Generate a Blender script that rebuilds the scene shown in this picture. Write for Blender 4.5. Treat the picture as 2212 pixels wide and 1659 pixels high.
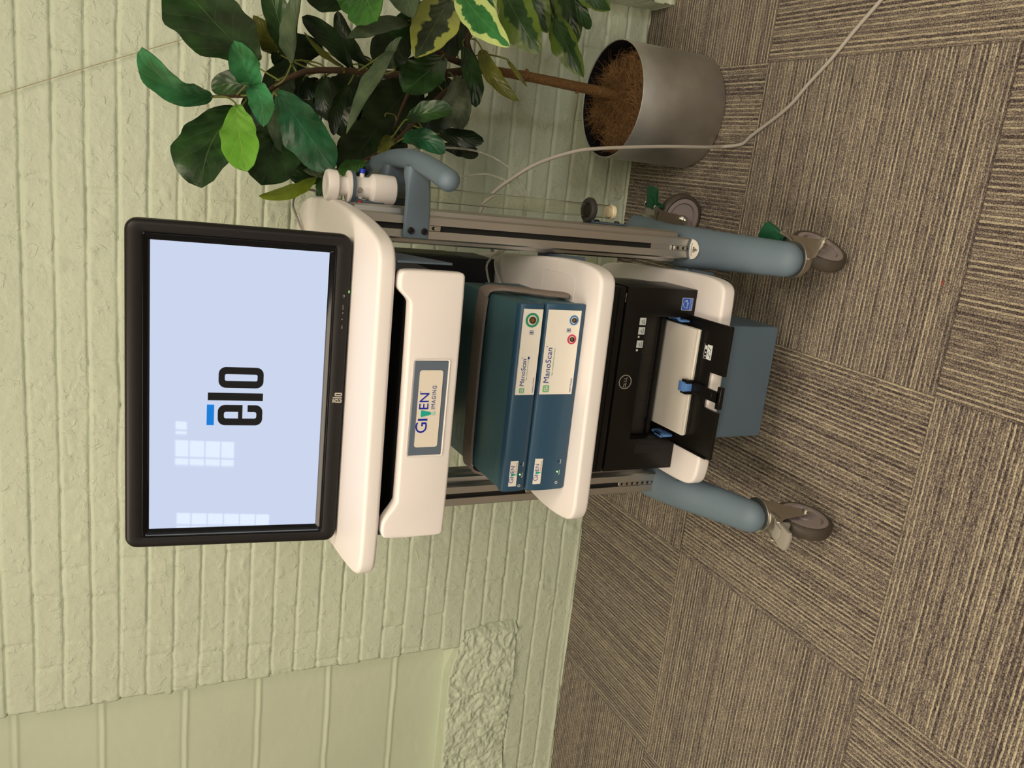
import bpy, bmesh, math, random
import numpy as np
from mathutils import Vector, Matrix

# ------------------------------------------------------------------ clear
for o in list(bpy.data.objects):
    bpy.data.objects.remove(o, do_unlink=True)
SC = bpy.context.scene
COL = SC.collection
random.seed(7)
rng = np.random.default_rng(11)

# ------------------------------------------------------------------ camera (phone held sideways, so world up points left in the frame)
WALL_Y = 2.1626          # brick wall plane
CAM_H = 1.4008
cam_data = bpy.data.cameras.new('camera')
cam = bpy.data.objects.new('camera', cam_data)
COL.objects.link(cam)
Rv = Vector((0.9673318, 0.2534107, -0.0072206))
Dv = Vector((0.1045004, -0.4245303, -0.8993629))
Fv = Vector((-0.2309735, 0.8692279, -0.4371432))
cm = Matrix((( Dv.x, Rv.x, -Fv.x, 0), (Dv.y, Rv.y, -Fv.y, 0), (Dv.z, Rv.z, -Fv.z, CAM_H), (0, 0, 0, 1)))
cam.matrix_world = cm
cam_data.sensor_width = 36.0
cam_data.lens = 1796.93 * 36.0 / 2212.0
cam_data.clip_start = 0.02
SC.camera = cam

# ------------------------------------------------------------------ world, exposure
w = bpy.data.worlds.new('world'); SC.world = w
w.use_nodes = True
w.node_tree.nodes['Background'].inputs[0].default_value = (0.9, 0.93, 1.0, 1)
w.node_tree.nodes['Background'].inputs[1].default_value = 0.6
SC.view_settings.view_transform = 'Standard'
SC.view_settings.look = 'None'
SC.view_settings.gamma = 1.0
SC.view_settings.use_curve_mapping = False
SC.view_settings.exposure = 0.0

# ------------------------------------------------------------------ ceiling lights (the warm panels of the room)
WARM = (1.0, 0.855, 0.70)
def area(name, loc, rot, sx, sy, power, col):
    l = bpy.data.lights.new(name, 'AREA'); l.shape = 'RECTANGLE'; l.size = sx; l.size_y = sy
    l.energy = power; l.color = col
    o = bpy.data.objects.new(name, l); o.location = loc; o.rotation_euler = rot; COL.objects.link(o)
    return o
PANELS = [(-1.2, 0.55, 24), (0.75, 0.25, 24), (-1.2, -1.3, 34), (0.75, -1.5, 37)]
for i, (px_, py_, pw_) in enumerate(PANELS):
    area('ceiling_panel_light', (px_, py_, 2.74), (0, 0, 0), 1.15, 0.55, pw_, WARM)

# ------------------------------------------------------------------ helpers
def lin(c):
    c = c / 255.0
    return c / 12.92 if c <= 0.04045 else ((c + 0.055) / 1.055) ** 2.4
def rgb(r, g, b): return (lin(r), lin(g), lin(b), 1.0)

def mat(name, base=(0.8, 0.8, 0.8, 1), rough=0.5, metal=0.0, spec=0.5, noise=0.0, nscale=40, bump=0.0, bscale=300,
        emit=None, estr=0.0, trans=0.0, ior=1.45, coat=0.0, alpha=1.0, rvar=0.0):
    m = bpy.data.materials.new(name); m.use_nodes = True
    nt = m.node_tree; p = nt.nodes['Principled BSDF']
    p.inputs['Base Color'].default_value = base
    p.inputs['Roughness'].default_value = rough
    p.inputs['Metallic'].default_value = metal
    p.inputs['Specular IOR Level'].default_value = spec
    p.inputs['IOR'].default_value = ior
    p.inputs['Transmission Weight'].default_value = trans
    p.inputs['Coat Weight'].default_value = coat
    p.inputs['Alpha'].default_value = alpha
    if emit is not None:
        p.inputs['Emission Color'].default_value = emit
        p.inputs['Emission Strength'].default_value = estr
    tc = nt.nodes.new('ShaderNodeTexCoord')
    n = nt.nodes.new('ShaderNodeTexNoise'); n.inputs['Scale'].default_value = nscale; n.inputs['Detail'].default_value = 4
    nt.links.new(tc.outputs['Object'], n.inputs['Vector'])
    if noise > 0:
        mx = nt.nodes.new('ShaderNodeMix'); mx.data_type = 'RGBA'
        mx.inputs[6].default_value = tuple(c * (1 - noise) for c in base[:3]) + (1,)
        mx.inputs[7].default_value = tuple(min(1, c * (1 + noise)) for c in base[:3]) + (1,)
        nt.links.new(n.outputs['Fac'], mx.inputs[0]); nt.links.new(mx.outputs[2], p.inputs['Base Color'])
    if rvar > 0:
        mr = nt.nodes.new('ShaderNodeMapRange'); mr.inputs[3].default_value = rough - rvar; mr.inputs[4].default_value = rough + rvar
        nt.links.new(n.outputs['Fac'], mr.inputs[0]); nt.links.new(mr.outputs[0], p.inputs['Roughness'])
    if bump > 0:
        n2 = nt.nodes.new('ShaderNodeTexNoise'); n2.inputs['Scale'].default_value = bscale; n2.inputs['Detail'].default_value = 3
        nt.links.new(tc.outputs['Object'], n2.inputs['Vector'])
        b = nt.nodes.new('ShaderNodeBump'); b.inputs['Strength'].default_value = bump; b.inputs['Distance'].default_value = 0.001
        nt.links.new(n2.outputs['Fac'], b.inputs['Height']); nt.links.new(b.outputs[0], p.inputs['Normal'])
    return m

def link(name, me, m, parent=None, smooth=True, autosmooth=40):
    for i_ in range(len(me.polygons)): pass
    if smooth:
        me.polygons.foreach_set('use_smooth', [True] * len(me.polygons))
        if autosmooth: me.set_sharp_from_angle(angle=math.radians(autosmooth))
    o = bpy.data.objects.new(name, me); COL.objects.link(o)
    if m is not None:
        for mm in (m if isinstance(m, (list, tuple)) else [m]): me.materials.append(mm)
    if parent is not None:
        o.parent = parent
        o.matrix_parent_inverse = Matrix.Identity(4)
    return o

def bm_obj(name, bm, m, parent=None, **k):
    me = bpy.data.meshes.new(name)
    bmesh.ops.recalc_face_normals(bm, faces=bm.faces)
    bm.to_mesh(me); bm.free()
    if parent is not None:
        W = world_of(parent)
        me.transform(W.inverted())
    return link(name, me, m, parent, **k)

def world_of(o):
    M = o.matrix_basis.copy()
    if o.parent: M = world_of(o.parent) @ M
    return M

def tag(o, label=None, cat=None, group=None, kind=None):
    if label: o['label'] = label
    if cat: o['category'] = cat
    if group: o['group'] = group
    if kind: o['kind'] = kind
    return o

def thing(name, label, cat, loc, group=None):
    o = bpy.data.objects.new(name, None); COL.objects.link(o); o.location = loc
    o.empty_display_size = 0.05
    tag(o, label, cat, group)
    return o

def add_box(bm, x0, x1, y0, y1, z0, z1, bev=0.0, seg=3, M=None):
    r = bmesh.ops.create_cube(bm, size=1.0)
    vs = r['verts']
    for v in vs:
        v.co = Vector(((x0 + x1) / 2 + v.co.x * (x1 - x0), (y0 + y1) / 2 + v.co.y * (y1 - y0), (z0 + z1) / 2 + v.co.z * (z1 - z0)))
    es = list({e for v in vs for e in v.link_edges})
    if bev > 0:
        rr = bmesh.ops.bevel(bm, geom=es, offset=bev, segments=seg, affect='EDGES', profile=0.5)
        vs = list({v for f in rr['faces'] for v in f.verts} | {v for v in vs if v.is_valid})
    if M is not None: bmesh.ops.transform(bm, matrix=M, verts=vs)
    return vs

def box(name, m, parent, x0, x1, y0, y1, z0, z1, bev=0.002, seg=3):
    bm = bmesh.new(); add_box(bm, x0, x1, y0, y1, z0, z1, bev, seg)
    return bm_obj(name, bm, m, parent)

def add_prism(bm, pts, lo, hi, axis='z', bev=0.0, seg=3, bevlo=None):
    """polygon pts (u,v) extruded along axis; axis 'y': (x,z); 'x': (y,z)"""
    def P(u, v, w_):
        return {'z': (u, v, w_), 'y': (u, w_, v), 'x': (w_, u, v)}[axis]
    a = [bm.verts.new(P(u, v, lo)) for u, v in pts]
    b = [bm.verts.new(P(u, v, hi)) for u, v in pts]
    fa = bm.faces.new(a); fb = bm.faces.new(b[::-1])
    n = len(pts)
    for i in range(n):
        bm.faces.new((a[i], b[i], b[(i + 1) % n], a[(i + 1) % n]))
    bmesh.ops.recalc_face_normals(bm, faces=bm.faces)
    if bev > 0:
        es = list(fb.edges)
        if bevlo is None or bevlo: es += list(fa.edges)
        bmesh.ops.bevel(bm, geom=es, offset=bev, segments=seg, affect='EDGES', profile=0.5, clamp_overlap=True)

def chaikin(p, n=2, closed=True):
    for _ in range(n):
        q = []
        m_ = len(p)
        for i in range(m_ if closed else m_ - 1):
            a = p[i]; b = p[(i + 1) % m_]
            q.append(tuple(a[k] * .75 + b[k] * .25 for k in range(len(a)))); q.append(tuple(a[k] * .25 + b[k] * .75 for k in range(len(a))))
        if not closed: q = [p[0]] + q + [p[-1]]
        p = q
    return p

def rrect(x0, x1, y0, y1, r, n=5):
    out = []
    for cx, cy, a0 in ((x1 - r, y1 - r, 0), (x0 + r, y1 - r, 90), (x0 + r, y0 + r, 180), (x1 - r, y0 + r, 270)):
        for k in range(n + 1):
            a = math.radians(a0 + 90 * k / n); out.append((cx + r * math.cos(a), cy + r * math.sin(a)))
    return out

def add_lathe(bm, prof, M=Matrix.Identity(4), n=48, cap=True):
    """prof: list of (r, z); revolve round z"""
    rings = []
    for r, z in prof:
        rings.append([bm.verts.new(M @ Vector((r * math.cos(2 * math.pi * k / n), r * math.sin(2 * math.pi * k / n), z))) for k in range(n)])
    for a, b in zip(rings[:-1], rings[1:]):
        for k in range(n): bm.faces.new((a[k], a[(k + 1) % n], b[(k + 1) % n], b[k]))
    if cap:
        if prof[0][0] > 1e-6: bm.faces.new(rings[0][::-1])
        if prof[-1][0] > 1e-6: bm.faces.new(rings[-1])
    return rings

def smooth_path(p, sub=8):
    """Catmull-Rom through the points; any tuple length"""
    p = [np.array(q, float) for q in p]
    P = [2 * p[0] - p[1]] + p + [2 * p[-1] - p[-2]]
    out = []
    for i in range(1, len(P) - 2):
        for k in range(sub):
            t = k / sub
            out.append(.5 * ((2 * P[i]) + (-P[i - 1] + P[i + 1]) * t + (2 * P[i - 1] - 5 * P[i] + 4 * P[i + 1] - P[i + 2]) * t * t
                             + (-P[i - 1] + 3 * P[i] - 3 * P[i + 1] + P[i + 2]) * t ** 3))
    out.append(P[-2])
    return out

def add_tube(bm, pts, rad, n=12, flat=(1, 1), up=Vector((0, 0, 1)), round_end=0):
    """rad: number or list; flat scales the two cross axes (side, up)"""
    pts = [Vector(p[:3]) for p in pts]
    R = rad if isinstance(rad, (list, tuple)) else [rad] * len(pts)
    if round_end:
        d0 = (pts[0] - pts[1]).normalized(); d1 = (pts[-1] - pts[-2]).normalized()
        pre, prr, po, por = [], [], [], []
        for k in range(1, round_end + 1):
            a = math.pi / 2 * k / round_end
            pre.insert(0, pts[0] + d0 * R[0] * math.sin(a)); prr.insert(0, max(R[0] * math.cos(a), R[0] * .03))
            po.append(pts[-1] + d1 * R[-1] * math.sin(a)); por.append(max(R[-1] * math.cos(a), R[-1] * .03))
        pts = pre + pts + po; R = prr + list(R) + por
    rings = []
    side_prev = None
    for i, p in enumerate(pts):
        t = (pts[min(i + 1, len(pts) - 1)] - pts[max(i - 1, 0)])
        t = t.normalized() if t.length > 1e-9 else Vector((0, 0, 1))
        if side_prev is None:
            s = t.cross(up)
            if s.length < 1e-3: s = t.cross(Vector((1, 0, 0)))
        else:
            s = side_prev - t * side_prev.dot(t)
        s.normalize(); side_prev = s
        u = s.cross(t).normalized()
        rings.append([bm.verts.new(p + (s * math.cos(2 * math.pi * k / n) * flat[0] + u * math.sin(2 * math.pi * k / n) * flat[1]) * R[i]) for k in range(n)])
    for a, b in zip(rings[:-1], rings[1:]):
        for k in range(n): bm.faces.new((a[k], a[(k + 1) % n], b[(k + 1) % n], b[k]))
    bm.faces.new(rings[0][::-1]); bm.faces.new(rings[-1])

def text(name, s, m, parent, origin, h, width=None, right=(1, 0, 0), up=(0, 0, 1), bold=0.0, shear=0.0, depth=0.0004, align='LEFT', spacing=1.0, extra=None):
    """real lettering: origin = lower-left of the word, h = cap height"""
    cu = bpy.data.curves.new(name, 'FONT'); cu.body = s; cu.size = 1.0; cu.offset = bold; cu.shear = shear
    cu.space_character = spacing; cu.resolution_u = 3
    cu.extrude = 0.5
    o = bpy.data.objects.new('tmp_text', cu); COL.objects.link(o)
    dg = bpy.context.evaluated_depsgraph_get()
    me = bpy.data.meshes.new_from_object(o.evaluated_get(dg))
    bpy.data.objects.remove(o, do_unlink=True)
    n = len(me.vertices)
    co = np.zeros(n * 3); me.vertices.foreach_get('co', co); co = co.reshape(-1, 3)
    x0, x1 = co[:, 0].min(), co[:, 0].max()
    hh = 0.69
    sx = (width / (x1 - x0)) if width else h / hh
    r = np.array(Vector(right).normalized()); u = np.array(Vector(up).normalized()); nn = np.cross(r, u)
    X = (co[:, 0] - x0) * sx
    if align == 'CENTER': X = X - X.max() / 2
    q = np.array(origin) + np.outer(X, r) + np.outer(co[:, 1] * h / hh, u) + np.outer((co[:, 2] + .5) * depth, nn)
    if parent is not None:
        Wi = np.array(world_of(parent).inverted()); q = q @ Wi[:3, :3].T + Wi[:3, 3]
    me.vertices.foreach_set('co', q.ravel()); me.update()
    me.materials.clear()
    return link(name, me, m, parent, smooth=False)

def flat_shape(name, pts, m, parent, origin, right=(1, 0, 0), up=(0, 0, 1), depth=0.0006):
    """thin solid of polygon pts given in metres in the plane of (right, up)"""
    r = Vector(right).normalized(); u = Vector(up).normalized(); n = r.cross(u); O = Vector(origin)
    bm = bmesh.new()
    polys = pts if isinstance(pts[0][0], (tuple, list)) else [pts]
    for pl in polys:
        a = [bm.verts.new(O + r * x + u * y) for x, y in pl]
        b = [bm.verts.new(O + r * x + u * y + n * depth) for x, y in pl]
        bm.faces.new(a[::-1]); bm.faces.new(b)
        k = len(pl)
        for i in range(k): bm.faces.new((a[i], a[(i + 1) % k], b[(i + 1) % k], b[i]))
    return bm_obj(name, bm, m, parent, smooth=False)

def ring_shape(name, r0, r1, m, parent, origin, right=(1, 0, 0), up=(0, 0, 1), depth=0.0006, a0=0, a1=360, n=40):
    quads = []
    for k in range(n):
        a = math.radians(a0 + (a1 - a0) * k / n); b = math.radians(a0 + (a1 - a0) * (k + 1) / n)
        quads.append([(r0 * math.cos(a), r0 * math.sin(a)), (r1 * math.cos(a), r1 * math.sin(a)), (r1 * math.cos(b), r1 * math.sin(b)), (r0 * math.cos(b), r0 * math.sin(b))])
    return flat_shape(name, quads, m, parent, origin, right, up, depth)

# numpy value noise on a grid
def vnoise(X, Y, scale, seed):
    g = np.random.default_rng(seed).random((256, 256))
    x = X * scale; y = Y * scale
    xi = np.floor(x).astype(int); yi = np.floor(y).astype(int)
    fx = x - xi; fy = y - yi; fx = fx * fx * (3 - 2 * fx); fy = fy * fy * (3 - 2 * fy)
    def G(a, b): return g[a % 256, b % 256]
    return (G(xi, yi) * (1 - fx) + G(xi + 1, yi) * fx) * (1 - fy) + (G(xi, yi + 1) * (1 - fx) + G(xi + 1, yi + 1) * fx) * fy
def fbm(X, Y, scale, seed, oct=4):
    s = 0; a = 1; t = 0
    for k in range(oct):
        s = s + a * vnoise(X, Y, scale * 2 ** k, seed + k); t += a; a *= .5
    return s / t

def grid_mesh(name, P):
    """P: (ny, nx, 3) array -> mesh"""
    ny, nx = P.shape[:2]
    me = bpy.data.meshes.new(name)
    me.vertices.add(ny * nx); me.vertices.foreach_set('co', P.reshape(-1).astype(np.float32))
    idx = np.arange(ny * nx).reshape(ny, nx)
    q = np.stack([idx[:-1, :-1], idx[:-1, 1:], idx[1:, 1:], idx[1:, :-1]], -1).reshape(-1, 4)
    nf = len(q)
    me.loops.add(nf * 4); me.loops.foreach_set('vertex_index', q.reshape(-1).astype(np.int32))
    me.polygons.add(nf); me.polygons.foreach_set('loop_start', (np.arange(nf) * 4).astype(np.int32))
    me.polygons.foreach_set('loop_total', np.full(nf, 4, np.int32))
    me.update(calc_edges=True); me.validate()
    return me

# ================================================================== ROOM
def wall_paint(name, base, bump=0.35):
    m = bpy.data.materials.new(name); m.use_nodes = True
    nt = m.node_tree; p = nt.nodes['Principled BSDF']; p.inputs['Roughness'].default_value = 0.42
    p.inputs['Specular IOR Level'].default_value = 0.35
    tc = nt.nodes.new('ShaderNodeTexCoord')
    n = nt.nodes.new('ShaderNodeTexNoise'); n.inputs['Scale'].default_value = 3.0; n.inputs['Detail'].default_value = 5
    nt.links.new(tc.outputs['Object'], n.inputs['Vector'])
    mx = nt.nodes.new('ShaderNodeMix'); mx.data_type = 'RGBA'
    mx.inputs[6].default_value = tuple(c * .93 for c in base[:3]) + (1,); mx.inputs[7].default_value = tuple(c * 1.05 for c in base[:3]) + (1,)
    nt.links.new(n.outputs['Fac'], mx.inputs[0]); nt.links.new(mx.outputs[2], p.inputs['Base Color'])
    n2 = nt.nodes.new('ShaderNodeTexNoise'); n2.inputs['Scale'].default_value = 60; n2.inputs['Detail'].default_value = 6; n2.inputs['Roughness'].default_value = .6
    nt.links.new(tc.outputs['Object'], n2.inputs['Vector'])
    b = nt.nodes.new('ShaderNodeBump'); b.inputs['Strength'].default_value = bump; b.inputs['Distance'].default_value = 0.004
    n3 = nt.nodes.new('ShaderNodeTexNoise'); n3.inputs['Scale'].default_value = 38; n3.inputs['Detail'].default_value = 4; n3.inputs['Distortion'].default_value = .5
    nt.links.new(tc.outputs['Object'], n3.inputs['Vector'])
    r3 = nt.nodes.new('ShaderNodeMapRange'); r3.interpolation_type = 'SMOOTHSTEP'; r3.inputs[1].default_value = .58; r3.inputs[2].default_value = .66; nt.links.new(n3.outputs['Fac'], r3.inputs[0])
    ad = nt.nodes.new('ShaderNodeMath'); ad.operation = 'MULTIPLY_ADD'; ad.inputs[1].default_value = .35 if bump > .3 else 0.0
    nt.links.new(r3.outputs[0], ad.inputs[0]); nt.links.new(n2.outputs['Fac'], ad.inputs[2])
    nt.links.new(ad.outputs[0], b.inputs['Height']); nt.links.new(b.outputs[0], p.inputs['Normal'])
    return m
PAINT = wall_paint('green_wall_paint', (0.620, 0.680, 0.525, 1), 0.75)
PAINT_S = wall_paint('green_block_paint', (0.610, 0.668, 0.505, 1), 0.12)

ROW = 0.06532; Z0 = 1.5714; BL = 0.205
def brick_height(X, Z):
    """relief of the painted brickwork, metres out of the wall plane"""
    wob = (fbm(X, Z, 5, 3) - .5) * .008 + (fbm(X, Z, 50, 5, 2) - .5) * .0022
    Zr = (Z - Z0 + wob) / ROW
    row = np.floor(Zr + 1e-6).astype(int); fz = Zr - row
    jr = np.random.default_rng(5).random(400)
    off = np.where(row % 2 == 0, 0, .5) + (jr[row % 400] - .5) * .22
    Xr = (X + (fbm(X, Z, 12, 9) - .5) * .012) / BL + off
    col = np.floor(Xr).astype(int); fx = Xr - col
    dz = np.minimum(fz, 1 - fz) * ROW; dx = np.minimum(fx, 1 - fx) * BL
    gz = np.exp(-(dz / .0031) ** 2); gx = np.exp(-(dx / .0036) ** 2)
    fill = np.clip((fbm(X, Z, 6, 21) - .32) * 3, .15, 1)
    fillx = np.clip((fbm(X, Z, 5, 27) - .36) * 4, .05, 1)
    h = -.0080 * gz * (.45 + .55 * fill) - .0068 * gx * fillx
    g = np.random.default_rng(8).random((512, 512))
    h = h + (g[row % 512, col % 512] - .5) * .0028
    h = h + (fbm(X, Z, 7, 31) - .5) * .0045 + (fbm(X, Z, 45, 35, 3) - .5) * .0026
    lump = fbm(X, Z, 28, 41, 3)
    h = h + np.clip(lump - .62, 0, 1) * .016 * np.clip((fbm(X, Z, 4, 47) - .40) * 4, 0, 1)
    crack = np.abs(fbm(X * .7, Z, 16, 53, 3) - .5)
    h = h - .0016 * np.exp(-(crack / .012) ** 2) * np.clip((fbm(X, Z, 5, 57) - .45) * 5, 0, 1)
    h = h + .006 * np.exp(-((Z - .004) / (.006 + .004 * fbm(X, Z, 30, 67, 2))) ** 2)
    return h

xs = np.arange(-2.75, 0.95, 0.0055); zs = np.arange(0.0, 2.0, 0.0033)
RECX = -1.442                                            # right-hand edge of the bricked-up opening
X, Z = np.meshgrid(xs, zs)
Hh = brick_height(X, Z)
rowi = np.floor((Z - Z0) / ROW).astype(int)
jit = (np.random.default_rng(77).random(400)[rowi % 400] - .5) * .010
edge = RECX + jit + (fbm(X, Z, 40, 61, 2) - .5) * .006
depth_in = np.where((Z > 0.197) & (X < edge), 0.16, 0.0)
sx0 = -1.372                                             # the stone sill runs a little past the opening
depth_in = np.where((Z > 0.197) & (Z < 0.385 + (X + 1.4) * .1) & (X < sx0 + (fbm(X, Z, 25, 65, 2) - .5) * .012 - np.clip(Z - .30, 0, 1) * .25), 0.16, depth_in)
P = np.stack([X, WALL_Y - Hh + depth_in, Z], -1)
me = grid_mesh('wall_back', P)
wb = link('wall_back', me, PAINT, autosmooth=None); tag(wb, kind='structure')
bm = bmesh.new(); add_box(bm, -2.75, .95, WALL_Y, WALL_Y + .2, 1.99, 2.8); add_box(bm, -4.0, -2.75, WALL_Y, WALL_Y + .2, 0, 2.8); add_box(bm, .95, 3.0, WALL_Y, WALL_Y + .2, 0, 2.8)
tag(bm_obj('wall_back', bm, PAINT, smooth=False), kind='structure')

# infill of the old window opening: big smooth blocks with raised joints
xs2 = np.arange(-2.75, -1.36, 0.010); zs2 = np.arange(0.36, 2.0, 0.004)
X2, Z2 = np.meshgrid(xs2, zs2)
h2 = (fbm(X2, Z2, 4, 71) - .5) * .004 + (fbm(X2, Z2, 60, 73, 2) - .5) * .0012
wobz = (fbm(X2, Z2, 14, 75, 2) - .5) * .004
for zz in (1.623, 1.418, 1.205, 1.004, .798, .587, 1.83):
    d = np.abs(Z2 + wobz - zz); h2 = h2 + .0045 * np.exp(-(d / .0042) ** 2) - .003 * np.exp(-((Z2 + wobz - zz - .010) / .004) ** 2)
h2 = h2 - .001 * np.exp(-(np.abs(X2 + 1.93) / .004) ** 2) * ((Z2 > 1.004) & (Z2 < 1.205))
h2 = h2 + np.clip((.425 - Z2) / .02, 0, 1) * .03
P2 = np.stack([X2, WALL_Y + .052 - h2, Z2], -1)
tag(link('window_1', grid_mesh('window_1', P2), PAINT_S, autosmooth=None), 'bricked-up window opening filled with smooth pale green blocks', kind='structure')

# rough stone sill under it
xs3 = np.arange(-2.75, -1.368, 0.0035); us = np.linspace(0, 1, 84)
X3, U3 = np.meshgrid(xs3, us)
zt = .425 - .04 * np.clip((X3 + 1.55) / .19, 0, 1); zb = .201
Z3 = np.where(U3 < .14, zt, zt + (zb - zt) * np.clip((U3 - .14) / .86, 0, 1))
Y3 = np.where(U3 < .14, WALL_Y + .055 - U3 / .14 * .057, WALL_Y - .002)
wx_ = (fbm(X3, Z3, 20, 82, 3) - .5) * .05; wz_ = (fbm(X3, Z3, 20, 83, 3) - .5) * .05
rough = (fbm(X3 + wx_, Z3 + wz_, 14, 81, 5) - .45) * .020 + np.abs(fbm(X3 + wx_ + 3, Z3 * 1.4 + wz_, 30, 87, 4) - .5) * -.032 + (fbm(X3, Z3, 110, 84, 2) - .5) * .004 + .006
endf = np.clip((-1.372 - X3) / .03, 0, 1) ** .5
Y3 = Y3 - rough * np.where(U3 < .14, U3 / .14 * .5, 1) * endf + (1 - endf) * .045
P3 = np.stack([X3, Y3, Z3], -1)
tag(link('trim_1', grid_mesh('trim_1', P3), PAINT, autosmooth=None), 'rough-hewn painted stone sill below the bricked-up opening', kind='structure')

# pilaster at the right edge
xs4 = np.arange(0.522, 0.96, 0.006); zs4 = np.arange(0, 2.0, .004)
X4, Z4 = np.meshgrid(xs4, zs4)
h4 = brick_height(X4 + 3.3, Z4)
Pa = np.stack([X4, WALL_Y - .108 - h4, Z4], -1)
ys4 = np.arange(WALL_Y + .01, WALL_Y - .113, -.006)
Y4, Z4b = np.meshgrid(ys4, zs4)
h4b = brick_height(Y4 + 7.1, Z4b)
Pb = np.stack([.522 - h4b + .004 * (Z4b < .03), Y4, Z4b], -1)
Pc = np.concatenate([Pb, Pa], 1)
tag(link('wall_pilaster', grid_mesh('wall_pilaster', Pc), PAINT, autosmooth=None), kind='structure')
bm = bmesh.new(); add_box(bm, .53, .96, WALL_Y - .10, WALL_Y, 1.98, 2.8)
tag(bm_obj('wall_pilaster', bm, PAINT, smooth=False), kind='structure')

# carpet tiles
def carpet():
    m = bpy.data.materials.new('striped_carpet_tiles'); m.use_nodes = True
    nt = m.node_tree; N = nt.nodes; Lk = nt.links; p = N['Principled BSDF']
    p.inputs['Roughness'].default_value = 0.95; p.inputs['Specular IOR Level'].default_value = 0.1
    p.inputs['Sheen Weight'].default_value = 0.15
    tc = N.new('ShaderNodeTexCoord')
    sep = N.new('ShaderNodeSeparateXYZ'); Lk.new(tc.outputs['Object'], sep.inputs[0])
    def mth(op, a, b=None, c=None):
        n = N.new('ShaderNodeMath'); n.operation = op
        for i, v in enumerate((a, b, c)):
            if v is None: continue
            if isinstance(v, (int, float)): n.inputs[i].default_value = v
            else: Lk.new(v, n.inputs[i])
        return n.outputs[0]
    T = 0.63
    x = mth('DIVIDE', sep.outputs[0], T); y = mth('DIVIDE', sep.outputs[1], T)
    ix = mth('FLOOR', x); iy = mth('FLOOR', y)
    par = mth('FLOORED_MODULO', mth('ADD', ix, iy), 2.0)         # 0: stripes along x, 1: along y
    fx = mth('FRACT', x); fy = mth('FRACT', y)
    s = mth('ADD', mth('MULTIPLY', fx, par), mth('MULTIPLY', fy, mth('SUBTRACT', 1.0, par)))
    t = mth('ADD', mth('MULTIPLY', fy, par), mth('MULTIPLY', fx, mth('SUBTRACT', 1.0, par)))
    tid = mth('ADD', mth('MULTIPLY', ix, 17.3), mth('MULTIPLY', iy, 5.9))
    # wavering of the rows
    cv = N.new('ShaderNodeCombineXYZ'); Lk.new(mth('MULTIPLY', s, 40.0), cv.inputs[0]); Lk.new(mth('MULTIPLY', t, 60.0), cv.inputs[1]); Lk.new(tid, cv.inputs[2])
    nw = N.new('ShaderNodeTexNoise'); nw.inputs['Scale'].default_value = 1.0; nw.inputs['Detail'].default_value = 2; Lk.new(cv.outputs[0], nw.inputs['Vector'])
    rows = 126.0
    sr = mth('MULTIPLY', mth('ADD', s, mth('MULTIPLY', mth('SUBTRACT', nw.outputs['Fac'], 0.5), 0.0055)), rows)
    ri = mth('FLOOR', sr); fr = mth('FRACT', sr)
    cr = N.new('ShaderNodeCombineXYZ'); Lk.new(mth('MULTIPLY', ri, 7.31), cr.inputs[0]); Lk.new(mth('MULTIPLY', t, 16.0), cr.inputs[1]); Lk.new(tid, cr.inputs[2])
    nr = N.new('ShaderNodeTexNoise'); nr.inputs['Scale'].default_value = 1.0; nr.inputs['Detail'].default_value = 3; nr.inputs['Roughness'].default_value = .6; Lk.new(cr.outputs[0], nr.inputs['Vector'])
    wn = N.new('ShaderNodeTexWhiteNoise'); wn.noise_dimensions = '2D'
    c2 = N.new('ShaderNodeCombineXYZ'); Lk.new(ri, c2.inputs[0]); Lk.new(tid, c2.inputs[1]); Lk.new(c2.outputs[0], wn.inputs['Vector'])
    # every second row light, modulated
    alt = mth('FLOORED_MODULO', ri, 2.0)
    v = mth('ADD', mth('ADD', mth('MULTIPLY', alt, 0.27), mth('MULTIPLY', wn.outputs['Value'], 0.24)), mth('MULTIPLY', mth('SUBTRACT', nr.outputs['Fac'], .36), 0.70))
    # fibre tufts
    cf = N.new('ShaderNodeCombineXYZ'); Lk.new(mth('MULTIPLY', s, 330.0), cf.inputs[0]); Lk.new(mth('MULTIPLY', t, 200.0), cf.inputs[1]); Lk.new(tid, cf.inputs[2])
    nf = N.new('ShaderNodeTexNoise'); nf.inputs['Scale'].default_value = 1.0; nf.inputs['Detail'].default_value = 3; nf.inputs['Roughness'].default_value = .7; Lk.new(cf.outputs[0], nf.inputs['Vector'])
    v2 = mth('ADD', v, mth('MULTIPLY', mth('SUBTRACT', nf.outputs['Fac'], .49), 2.1))
    ramp = N.new('ShaderNodeValToRGB'); Lk.new(v2, ramp.inputs[0])
    e = ramp.color_ramp.elements
    e[0].position = 0.0; e[0].color = (0.038, 0.026, 0.026, 1)
    e[1].position = 0.20; e[1].color = (0.125, 0.096, 0.088, 1)
    for ps, cc in ((.40, (.252, .206, .165, 1)), (.58, (.415, .355, .250, 1)), (.85, (.63, .55, .39, 1))):
        k = e.new(ps); k.color = cc
    gap = mth('SUBTRACT', 1.0, mth('MULTIPLY', mth('POWER', mth('ABSOLUTE', mth('SUBTRACT', mth('MULTIPLY', fr, 2.0), 1.0)), 6.0), 0.55))
    # seams
    ex = mth('MINIMUM', mth('MINIMUM', fx, mth('SUBTRACT', 1.0, fx)), mth('MINIMUM', fy, mth('SUBTRACT', 1.0, fy)))
    seam = mth('ADD', 0.62, mth('MULTIPLY', mth('MINIMUM', mth('DIVIDE', ex, 0.004), 1.0), 0.38))
    mu = N.new('ShaderNodeMix'); mu.data_type = 'RGBA'; mu.blend_type = 'MULTIPLY'; mu.inputs[0].default_value = 1.0
    Lk.new(ramp.outputs[0], mu.inputs[6])
    cg = N.new('ShaderNodeCombineColor'); gs = mth('MULTIPLY', gap, seam)
    for i in range(3): Lk.new(gs, cg.inputs[i])
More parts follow.
